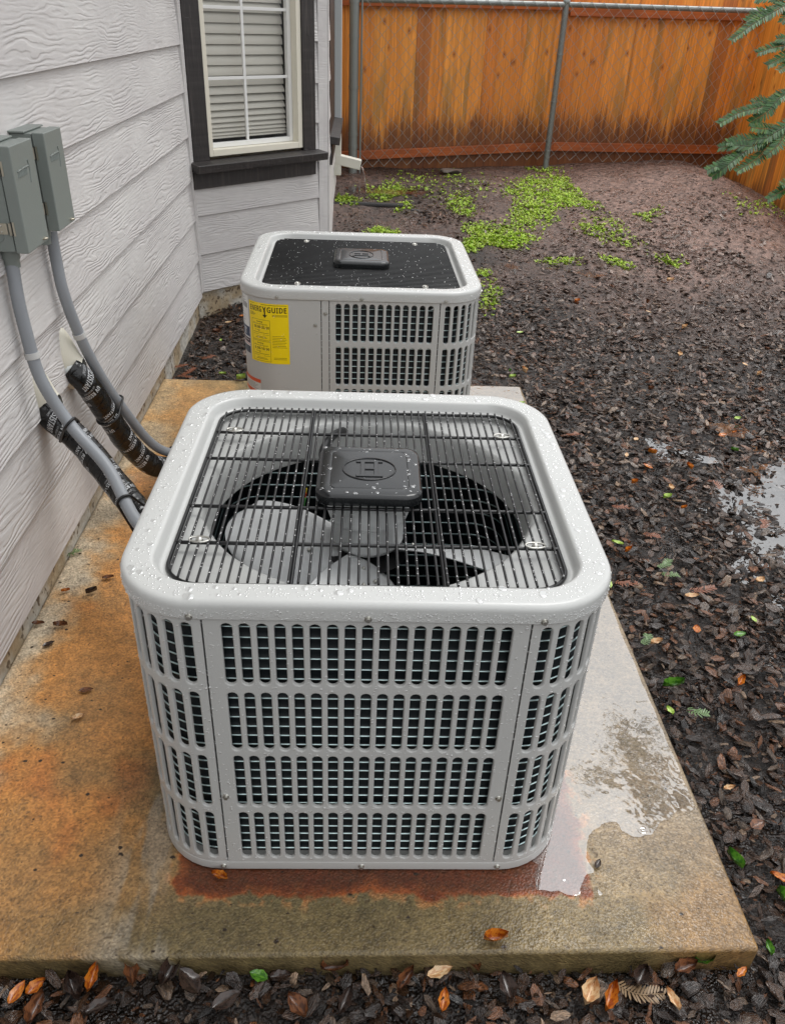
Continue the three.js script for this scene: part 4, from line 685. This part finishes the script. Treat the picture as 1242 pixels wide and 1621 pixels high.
{
  const o = thing('redwood_tree', 'redwood tree whose wet drooping green sprays hang in front of the cedar fence', 'tree'), r = rng(61), base = V3(2.3, -0.2, -0.9);
  const tr = []; for (let i = 0; i <= 30; i++) tr.push(V3(base.x + 0.03 * Math.sin(i * 0.5), base.y + i * 0.3, base.z + 0.03 * Math.cos(i * 0.4)));
  mesh('trunk', tube(tr, t => lerp(0.21, 0.05, t), 18, { wob: (i, k) => 1 + 0.12 * Math.sin(k * 2.1) + 0.05 * Math.sin(i + k) }), mBark, o);
  const needles = [], D = 1.9, P = (u, v, dep = D) => { const d = V3((u - 621) / 1276.6, -(v - 810.5) / 1276.6, -1).applyQuaternion(camera.quaternion); return camera.position.clone().addScaledVector(d, dep); };
  const twig = (pts, rad, len) => { mesh('twig', tube(pts, t => rad * (1 - 0.75 * t), 6), mTwig, o); sprayNeedles(pts, len, needles, r, 0.0015, V3(-0.25, 0.6, 0.75)); };
  const cv = (a, n) => new THREE.CatmullRomCurve3(a, false, 'centripetal').getSpacedPoints(n);
  // sprays in view: [main stem pixels], side shoots
  const sprays = [
    { m: [[1330, -45, 1.95], [1242, 8], [1200, 32], [1157, 64]], s: [[[1225, 18], [1205, 20], [1180, 34]], [[1240, 8], [1218, -4], [1195, 0]], [[1300, -20], [1262, 0], [1236, 36]]] },
    { m: [[1330, 50, 1.95], [1242, 72], [1222, 76], [1199, 84]], s: [[[1290, 62], [1250, 60], [1228, 62]]] },
    { m: [[1340, 40, 1.98], [1262, 82], [1240, 90], [1214, 104]], s: [[[1280, 76], [1250, 100], [1232, 112]]] },
    { m: [[1350, 110, 2.0], [1242, 150], [1210, 168], [1170, 178], [1138, 196]], s: [[[1222, 164], [1200, 162], [1190, 164]], [[1230, 158], [1210, 180], [1186, 194]], [[1260, 146], [1235, 152], [1218, 166]]] },
    { m: [[1350, 150, 1.9], [1250, 196], [1205, 222], [1160, 250], [1118, 270]], s: [[[1235, 205], [1205, 204], [1188, 202]], [[1215, 218], [1180, 222], [1150, 226]], [[1190, 232], [1160, 230], [1138, 234]], [[1225, 212], [1205, 244], [1165, 272]], [[1175, 242], [1150, 262], [1126, 280]], [[1245, 200], [1232, 228], [1212, 246]]] },
    { m: [[1340, 260, 1.95], [1260, 292], [1242, 300], [1215, 316]], s: [[[1262, 292], [1250, 290], [1236, 294]]] },
  ];
  const ends = [];
  for (const s of sprays) { const p = s.m.map(([u, v, d]) => P(u, v, d ?? D)); ends.push(p[0]); twig(cv(p, 26), 0.0022, 0.022); for (const q of s.s) twig(cv(q.map(([u, v]) => P(u, v, D + (r() - 0.5) * 0.03)), 12), 0.0013, 0.020); }
  const limb = (a, b, ra, sag, name = 'limb') => { const m = a.clone().lerp(b, 0.5); m.y += sag; const p = cv([a, m, b], 16); mesh(name, tube(p, t => ra * (1 - 0.8 * t) + 0.003, 8), mBark, o); return p; };
  const trunkAt = y => V3(base.x, y, base.z);
  limb(trunkAt(1.95), ends[0], 0.03, 0.12); limb(trunkAt(1.8), ends[1], 0.02, 0.1); limb(trunkAt(1.75), ends[3], 0.03, 0.14); limb(trunkAt(1.65), ends[4], 0.03, 0.16); limb(trunkAt(1.35), ends[5], 0.02, 0.12); limb(trunkAt(1.78), ends[2], 0.015, 0.1);
  // crown above the frame; one limb hangs over the slab and shows as a dark shape in the standing water
  const crown = (tip, y0, n, spread, i0 = 5) => { const p = limb(trunkAt(y0), tip, 0.04, 0.25); for (let k = 0; k < n; k++) { const i = Math.floor(lerp(i0, 16, r())), b = p[i].clone(), e = b.clone().add(V3((r() - 0.5) * spread, -0.05 - 0.28 * r(), (r() - 0.5) * spread)); const q = cv([b, b.clone().lerp(e, 0.5).add(V3(0, 0.05, 0)), e], 8); mesh('twig', tube(q, t => 0.003 * (1 - 0.7 * t), 5), mTwig, o); sprayNeedles(q, 0.022, needles, r, 0.0034); for (let j = 0; j < 3; j++) { const b2 = q[2 + j * 2], e2 = b2.clone().add(V3((r() - 0.5) * 0.22, -0.08 * r(), (r() - 0.5) * 0.22)); sprayNeedles(cv([b2, e2], 5), 0.02, needles, r, 0.0034); } } };
  crown(V3(1.80, 2.86, -3.02), 3.1, 46, 0.36, 12);
  for (let k = 0; k < 12; k++) { const a = k * 2.4 + 0.4, y = 3.6 + k * 0.42, L = 1.9 - k * 0.11; crown(V3(base.x + 0.5 + Math.cos(a) * L * 0.9, y - 0.3, base.z + Math.sin(a) * L), y, 12, 0.5); }
  instanced('needles', needleGeo, mNeedle, needles, o, needles.map(() => { const k = 0.6 + 0.9 * r(), y = r() < 0.12 ? 1 : 0; return new THREE.Color().setRGB(k * (1 + 1.6 * y), k * (1 + 0.5 * y), k); }));
}

// ---------------------------------------------------------------- bark mulch
{
  const r = rng(88), variants = [];
  for (let k = 0; k < 7; k++) { const pts = [], long = 1, wide = 0.26 + 0.32 * r(), thick = 0.10 + 0.14 * r(); for (let i = 0; i < 18; i++) { const a = r() * 6.2832, q = 0.55 + 0.45 * r(); pts.push(V3(Math.cos(a) * q * long * 0.5, (r() - 0.5) * thick, Math.sin(a) * q * wide * 0.5)); } const bend = (r() - 0.5) * 0.3; pts.forEach(p => p.y += bend * p.x * p.x); variants.push(uvBox(new ConvexGeometry(pts), r() * 3, r() * 3)); }
  const pal = [[[0.030, 0.016, 0.010], 0.34], [[0.085, 0.043, 0.024], 0.31], [[0.23, 0.095, 0.042], 0.14], [[0.15, 0.105, 0.078], 0.13], [[0.40, 0.28, 0.20], 0.05], [[0.03, 0.026, 0.026], 0.03]];
  const pick = () => { let t = r(); for (const [c, p] of pal) { if ((t -= p) < 0) return c; } return pal[0][0]; };
  const lists = variants.map(() => ({ m: [], c: [] }));
  const drop = (x, z, size, lift) => {
    const L = lists[Math.floor(r() * variants.length)], y = groundY(x, z) + lift;
    const q = new THREE.Quaternion().setFromEuler(new THREE.Euler((r() - 0.5) * 0.9, r() * 6.2832, (r() - 0.5) * 0.9));
    L.m.push(new THREE.Matrix4().compose(V3(x, y, z), q, V3(size, size * (0.7 + 0.6 * r()), size * (0.7 + 0.7 * r()))));
    const far = 0.95 * ss(-2.2, -4.0, z) * ss(0.3, 1.6, x + 0.2), mid = ss(-0.4, -1.8, z) * (r() < 0.16 ? 0.75 : 0), c = mix3(mix3(pick(), [0.46, 0.38, 0.34], mid * r()), [0.50, 0.38, 0.345], far * r()), k = 0.7 + 0.6 * r(); L.c.push(new THREE.Color().setRGB(c[0] * k, c[1] * k, c[2] * k));  // distant chips paled: some dirt, mostly sky sheen and glints put into the colour
  };
  const fill = (x0, x1, z0, z1, per, sMin, sMax, lift, keep) => { const n = Math.round((x1 - x0) * (z1 - z0) * per); for (let i = 0; i < n; i++) { const x = lerp(x0, x1, r()), z = lerp(z0, z1, r()); if (keep && !keep(x, z)) continue; drop(x, z, lerp(sMin, sMax, r() ** 2.2), lift * r()); } };
  const right = (x, z) => x > 0.685 + 0.01 * r() && x < 1.45 + (0.5 - z) * 0.62 && Math.hypot((x - 1.6) / 1.1, (z + 1.4) / 1.25) * 0.9 - (fbm(x * 7 + 31, z * 7 + 12, 4) - 0.5) * 0.9 > 0.30 * r();
  fill(0.68, 2.9, -2.3, 0.75, 6000, 0.010, 0.055, 0.024, right);
  fill(0.1, 3.0, -5.3, -2.27, 4600, 0.010, 0.052, 0.018, (x, z) => x < 1.45 + (0.5 - z) * 0.62 && r() < ss(-5.3, -2.9, z + (fbm(x * 1.7 + 20, z * 1.7 + 4, 3) - 0.5) * 3.2 - 0.35 * ss(1.2, 2.4, x)) ** 1.6);
  fill(-0.3, 2.95, -5.2, -2.8, 1700, 0.010, 0.034, 0.006, (x, z) => x > -0.17 && fbm(x * 2 + 7, z * 2 + 3, 3) + 0.25 * ss(-4.6, -3.6, z) > 0.42 + 0.12 * r());
  fill(-0.15, 2.95, -6.0, -4.6, 1100, 0.008, 0.026, 0.004);
  fill(-0.82, 0.85, 0.158, 0.62, 7500, 0.007, 0.05, 0.026);
  fill(-0.80, 0.2, -3.7, -2.262, 4600, 0.014, 0.046, 0.016, (x, z) => x + z < -0.80 - 3.11 + 0.0 + 0 || z > -3.11 - (x + 0.80));
  fill(-0.82, 0.9, 0.158, 0.6, 11000, 0.003, 0.010, 0.008); fill(0.68, 2.1, -1.5, 0.6, 7500, 0.004, 0.011, 0.010, right); fill(-0.8, 0.2, -3.7, -2.262, 4000, 0.004, 0.011, 0.01, (x, z) => z > -3.11 - (x + 0.80));
  const o = new THREE.Group(); o.name = 'bark_mulch'; o.userData = { kind: 'stuff', label: 'wet dark bark mulch covering the yard', category: 'mulch' }; scene.add(o);
  const barkMap = tex(256, 256, (u, v) => { const g = fbm(u * 7, v * 46, 4), b = fbm(u * 12 + 4, v * 12, 3); const k = 0.35 + 0.75 * g + 0.35 * (b - 0.5); return [255 * k, 250 * k, 240 * k]; }, true, [1, 1]);
  const mChip = std([1, 1, 1], 0.17, { ior: 1.58, map: barkMap, bumpMap: tex(256, 256, (u, v) => fbm(u * 8, v * 50, 4), false, [1, 1]), bumpScale: 0.002 });
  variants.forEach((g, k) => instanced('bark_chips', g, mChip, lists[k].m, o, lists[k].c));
}

// ---------------------------------------------------------------- weeds
{
  const r = rng(131), leaf = (a, tilt, s) => { const pts = [[0, 0], [0.35, 0.32], [0.75, 0.36], [1, 0], [0.75, -0.36], [0.35, -0.32]].map(([x, y]) => V3(x * s, Math.sin(x * 1.3) * tilt * s, y * s).applyAxisAngle(V3(0, 1, 0), a)); const pos = pts.flatMap(p => [p.x, p.y, p.z]); return bgeo(pos, [0, 1, 5, 1, 2, 5, 2, 4, 5, 2, 3, 4], pts.flatMap(p => [p.x, p.z])); };
  const L = []; for (let k = 0; k < 9; k++) L.push(at(leaf(k * 2.4, 0.5 + 0.5 * r(), 0.5 + 0.35 * r()), (r() - 0.5) * 0.4, 0.1 + 0.45 * r(), (r() - 0.5) * 0.4));
  const tuft = merge(L), m = [], c = [];
  const patches = [[545, 306, 26, 9, 1], [615, 298, 38, 11, 1.1], [728, 315, 30, 13, 0.9], [607, 362, 34, 16, 0.7], [640, 320, 20, 10, 0.4], [868, 296, 62, 20, 1.2], [905, 312, 50, 14, 0.9], [845, 325, 40, 18, 1], [795, 355, 60, 24, 1.1], [785, 372, 50, 20, 1.0], [742, 386, 24, 10, 1], [760, 340, 26, 14, 0.7], [1070, 360, 28, 12, 0.55], [975, 405, 32, 10, 0.5], [765, 432, 18, 8, 0.6], [1035, 316, 26, 8, 0.45], [885, 410, 40, 9, 0.3], [960, 345, 70, 24, 0.22], [860, 268, 40, 6, 0.4], [700, 290, 120, 22, 0.13], [1200, 330, 60, 14, 0.15], [775, 470, 24, 26, 0.35], [740, 500, 14, 20, 0.25]];
  for (const [u, v, ru, rv, den] of patches) {
    const n = Math.round(ru * rv * den * 1.1);
    for (let i = 0; i < n; i++) {
      const a = r() * 6.2832, q = (r() + r()) * 0.56 * (0.7 + 0.6 * vnoise(a * 1.6 + u, v)), uu = u + Math.cos(a) * ru * q, vv = v + Math.sin(a) * rv * q;
      let p = pix(uu, vv, 1, 0); for (let k = 0; k < 5; k++) p = pix(uu, vv, 1, groundY(p.x, p.z)); if (p.z < -5.9 || p.z > -1 || (p.x < -0.17)) continue;
      const s = 0.006 + 0.011 * r(); m.push(new THREE.Matrix4().compose(V3(p.x, groundY(p.x, p.z) - 0.002, p.z), new THREE.Quaternion().setFromEuler(new THREE.Euler((r() - 0.5) * 0.5, r() * 6.28, (r() - 0.5) * 0.5)), V3(s, s * (0.7 + 0.6 * r()), s)));
      const k = 0.45 + 0.75 * r(); c.push(new THREE.Color().setRGB(0.46 * k + 0.08 * r(), 0.68 * k, 0.07 * k));
    }
  }
  const w = instanced('ground_cover_weeds', tuft, std([1, 1, 1], 0.5, { side: THREE.DoubleSide, transmission: 0.3, thickness: 0 }), m, scene, c);
  w.userData = { kind: 'stuff', label: 'bright green chickweed spreading over the damp soil', category: 'weeds' };
}

// ---------------------------------------------------------------- fallen leaves, sprigs, litter
function surfaceAt(u, v) {
  const p = pix(u, v, 1, 0); if (p.x > PAD.x0 && p.x < PAD.x1 && p.z > PAD.z0 && p.z < PAD.z1) { p.y = 0.002; return p; }
  let q = p; for (let k = 0; k < 5; k++) q = pix(u, v, 1, groundY(q.x, q.z) + 0.014); return q;
}
function leafGeo(len, wid, curl, lobes, seed) {
  const r = rng(seed), n = 10, pos = [], uv = [], idx = [];
  for (let layer = 0; layer < 2; layer++) for (let i = 0; i <= n; i++) { const t = i / n, w = wid * Math.sin(Math.PI * t ** 0.85) ** 0.8 * (1 + lobes * Math.sin(t * 19)) + 0.0006; for (let j = -2; j <= 2; j++) { const q = j / 2; pos.push((t - 0.5) * len, curl * (q * q * wid * 1.1 + (t - 0.5) ** 2 * len * 0.5) + (r() - 0.5) * 0.0012 + (layer ? -0.0005 : 0.0005), q * w / 2); uv.push(t, q / 2 + 0.5); } }
  const S = (n + 1) * 5; for (let i = 0; i < n; i++) for (let j = 0; j < 4; j++) { const a = i * 5 + j, b = a + 1, c = a + 5, d = c + 1; idx.push(a, b, c, b, d, c, S + a, S + c, S + b, S + b, S + c, S + d); }
  return bgeo(pos, idx, uv);
}
{
  const vein = (c, c2) => tex(128, 96, (u, v) => { const mid = ss(0.03, 0.0, Math.abs(v - 0.5)), side = ss(0.85, 1, Math.abs(Math.sin((u * 9 - Math.abs(v - 0.5) * 6) * Math.PI))); const n = fbm(u * 7, v * 7, 4); return mix3(mix3(c, c2, ss(0.4, 0.7, n)), [c[0] * 1.3 + 20, c[1] * 1.3 + 20, c[2] * 1.2 + 10], 0.5 * mid + 0.15 * side); });
  const K = {
    amber: ['amber_leaf', std([1, 1, 1], 0.25, { map: vein([186, 112, 34], [140, 66, 20]) }), 'fallen amber leaf, wet and curled'],
    brown: ['brown_leaf', std([1, 1, 1], 0.25, { map: vein([112, 70, 44], [70, 42, 28]) }), 'fallen brown leaf, wet and wilted'],
    pale: ['pale_leaf', std([1, 1, 1], 0.3, { map: vein([206, 178, 140], [176, 128, 86]) }), 'fallen pale tan leaf, wet'],
    green: ['green_leaf', std([1, 1, 1], 0.2, { map: vein([84, 130, 40], [48, 92, 26]) }), 'fallen glossy green leaf'],
    lime: ['lime_leaf', std([1, 1, 1], 0.25, { map: vein([176, 196, 110], [140, 170, 70]) }), 'fallen pale lime-green leaf'],
    dark: ['dark_leaf', std([1, 1, 1], 0.18, { map: vein([58, 44, 38], [38, 28, 24]) }), 'blackened wet leaf with a shiny face'],
  };
  const geos = {}; let n = 0;
  const leaf = (kind, u, v, size, rot, where, tilt = 0, asp = 0.5) => {
    const [name, mat, lab] = K[kind], key = (n % 4) + '_' + asp, g = geos[key] ??= leafGeo(1, asp, 0.12 + 0.2 * (n % 4), 0.05 + 0.05 * (n % 3), 500 + n), p = surfaceAt(u, v); n++;
    const m = solo(name, g, mat, `${lab}, lying on the ${where}`, 'leaf', `${kind} leaves on the ${where}`);
    m.position.copy(p); m.position.y += p.y > 0 && p.y < 0.003 ? 0.003 : 0.013; m.rotation.set(tilt, rot, tilt * 0.6, 'YXZ'); m.scale.setScalar(size);
  };
  const pad = 'concrete slab', mu = 'bark mulch';
  for (const a of [['brown', 137, 1095, 0.032, 0.2], ['pale', 125, 1138, 0.028, 0.5], ['brown', 97, 993, 0.034, 0.1], ['dark', 146, 940, 0.03, 0.6], ['dark', 78, 1022, 0.03, 0.7], ['brown', 172, 917, 0.03, 0.3], ['amber', 348, 1391, 0.032, 2.8], ['amber', 783, 1490, 0.042, 0.1], ['dark', 945, 1370, 0.022, 1.0], ['brown', 62, 990, 0.03, 0.1], ['amber', 105, 938, 0.022, 0.4]]) leaf(...a.slice(0, 5), pad);
  for (const a of [['green', 1062, 1092, 0.060, 0.15], ['green', 1168, 1010, 0.04, 0.2], ['lime', 1057, 1132, 0.028, 1.9], ['amber', 1168, 1085, 0.042, 0.9, 0.5], ['green', 1158, 1370, 0.044, 2.0], ['brown', 1195, 1312, 0.040, 0.4], ['amber', 1232, 1398, 0.046, 2.6], ['green', 1212, 1508, 0.030, 1.5], ['green', 1237, 1432, 0.042, 2.1], ['lime', 963, 930, 0.038, 1.4, 0.4], ['lime', 975, 866, 0.040, 2.7], ['lime', 1054, 793, 0.036, 0.3], ['amber', 1080, 810, 0.03, 0.4], ['lime', 1190, 986, 0.028, 1.7], ['pale', 1200, 925, 0.036, 0.5], ['pale', 1150, 1255, 0.03, 0.2], ['amber', 992, 878, 0.034, 0.6], ['amber', 1100, 1002, 0.036, 1.2], ['pale', 1092, 950, 0.046, 0.05], ['pale', 1036, 1024, 0.04, 0.3], ['amber', 1002, 770, 0.03, 0.3], ['pale', 990, 725, 0.036, 1.2], ['lime', 825, 640, 0.032, 0.2], ['lime', 810, 602, 0.036, 0.4], ['green', 806, 592, 0.028, 1.2], ['lime', 822, 530, 0.04, 0.2], ['lime', 1165, 668, 0.036, 0.3], ['amber', 1160, 690, 0.03, 0.5], ['green', 1160, 718, 0.03, 2.7], ['pale', 1005, 700, 0.03, 0.8], ['lime', 350, 543, 0.03, 1.6], ['lime', 353, 597, 0.034, 0.1], ['lime', 382, 602, 0.042, 0.4], ['pale', 362, 514, 0.04, 0.4], ['amber', 385, 505, 0.04, 0.2], ['brown', 344, 530, 0.045, 0.3], ['amber', 148, 1557, 0.048, 1.5, 0.3], ['amber', 30, 1578, 0.042, 1.2], ['amber', 60, 1570, 0.036, 0.8], ['brown', 210, 1545, 0.06, 1.9], ['dark', 270, 1545, 0.06, 1.2, 0.4], ['dark', 300, 1560, 0.058, 2.4, 0.5], ['dark', 160, 1600, 0.05, 0.4], ['brown', 60, 1605, 0.055, 1.4], ['dark', 120, 1575, 0.05, 2.2], ['pale', 695, 1545, 0.05, 0.3], ['amber', 700, 1590, 0.04, 1.4, 0.4], ['pale', 930, 1580, 0.05, 1.0], ['amber', 960, 1585, 0.055, 1.1, 0.4], ['brown', 935, 1510, 0.044, 1.2, 0.7], ['dark', 800, 1570, 0.05, 1.8], ['dark', 545, 1590, 0.05, 1.2, 0.5], ['brown', 530, 1540, 0.05, 0.1], ['green', 410, 1552, 0.036, 2.8], ['dark', 445, 1552, 0.04, 0.1], ['brown', 1080, 1540, 0.05, 0.3], ['green', 1110, 1528, 0.04, 0.1], ['amber', 1170, 1545, 0.03, 0.6], ['brown', 745, 1525, 0.05, 2.0], ['dark', 1010, 1555, 0.045, 0.9], ['brown', 640, 1560, 0.05, 0.9], ['dark', 360, 1590, 0.055, 0.5], ['brown', 470, 1600, 0.05, 2.3], ['pale', 1060, 1590, 0.04, 1.9]]) leaf(a[0], a[1], a[2], a[3] * 0.92, a[4], mu, (a[5] ?? 0.12) * 0.6, [0.5, 0.62, 0.42][n % 3]);
  for (let i = 0, r = rng(17); i < 34; i++) { const u = lerp(760, 1235, r()), v = lerp(430, 900, r()); if (u < 960 && v > 640) continue; leaf(['pale', 'amber', 'brown', 'pale', 'brown'][i % 5], u, v, 0.028 + 0.016 * r(), r() * 3, mu, 0.15, 0.6); }
  // needle sprigs
  const sprig = (name, u, v, len, rot, mat, label, group) => {
    const p = surfaceAt(u, v), r = rng(Math.round(u + v)), out = [], pts = []; for (let i = 0; i <= 10; i++) pts.push(V3((i / 10 - 0.5) * len, 0.004 * Math.sin(i / 10 * 3), 0.008 * Math.sin(i / 10 * 4)));
    sprayNeedles(pts, 0.018, out, r, 0.0028); const gs = [tube(pts, 0.0011, 5), ...out.map(m => needleGeo.clone().applyMatrix4(m))];
    const m = solo(name, merge(gs), mat, label, 'twig', group); m.position.copy(p); m.position.y += 0.006; m.rotation.set(0.05, rot, 0.08, 'YXZ');
  };
  const mSpB = std([0.22, 0.075, 0.035], 0.4, { side: THREE.DoubleSide }), mSpT = std([0.26, 0.17, 0.09], 0.45, { side: THREE.DoubleSide }), mSpG = std([0.12, 0.20, 0.07], 0.35, { side: THREE.DoubleSide });
  for (const [u, v, l, q] of [[1110, 936, 0.075, 0.02], [1130, 770, 0.055, 1.9], [990, 926, 0.06, -0.3], [980, 805, 0.05, -0.5], [1030, 850, 0.05, -0.7], [1205, 832, 0.05, 1.0], [905, 690, 0.05, -0.2], [300, 590, 0.08, 0.9], [285, 582, 0.07, 0.2], [292, 598, 0.07, -0.6], [330, 568, 0.06, 0.4]]) sprig('brown_needle_sprig', u, v, l, q, mSpB, 'dry red-brown redwood sprig lying on the mulch', 'brown sprigs on the mulch');
  for (const [u, v, l, q] of [[1050, 895, 0.055, 0.5], [1058, 912, 0.05, -0.5], [1102, 1130, 0.045, -0.6], [1020, 1015, 0.04, 0.7], [118, 878, 0.03, 0.3]]) sprig('green_needle_sprig', u, v, l, q, mSpG, 'green redwood sprig dropped on the ground', 'green sprigs on the ground');
  sprig('tan_needle_sprig', 1012, 1572, 0.075, -0.35, mSpT, 'tan dried redwood sprig in the mulch strip before the slab', null);
  // pipe, hose, flat stone and stick by the house
  const G0 = (u, v, up = 0) => { let q = pix(u, v, 1, 0.1); for (let k = 0; k < 6; k++) q = pix(u, v, 1, groundY(q.x, q.z) + up); return q; };
  solo('drain_pipe', tube([G0(508, 326, 0.025), G0(560, 324, 0.025), G0(638, 327, 0.02)], 0.022, 14), std([0.018, 0.016, 0.016], 0.35), 'black plastic drain pipe lying on bare soil by the bay', 'pipe');
  solo('irrigation_hose', tube(new THREE.CatmullRomCurve3([G0(650, 333, 0.008), G0(700, 338, 0.01), G0(730, 345, 0.008), G0(765, 347, 0.006)]).getPoints(20), 0.009, 8), mBlack, 'thin black irrigation tube half buried in the soil', 'hose');
  { const a = G0(712, 272, 0.01), g = new ConvexGeometry(Array.from({ length: 16 }, (_, i) => V3(Math.cos(i * 2.4) * 0.11 * (0.7 + 0.3 * PERM[i]), (i % 2) * 0.018, Math.sin(i * 2.4) * 0.05))); const m = solo('flat_stone', uvBox(g), std([0.16, 0.13, 0.11], 0.6), 'flat grey stone at the foot of the cedar fence', 'stone'); m.position.copy(a); }
  solo('stick', tube([G0(545, 287, 0.02), G0(560, 288, 0.022), G0(573, 287, 0.02)], 0.006, 7), std([0.22, 0.15, 0.1], 0.6), 'short bare stick in the puddle under the downspout', 'stick');
}
renderer.render(scene, camera);
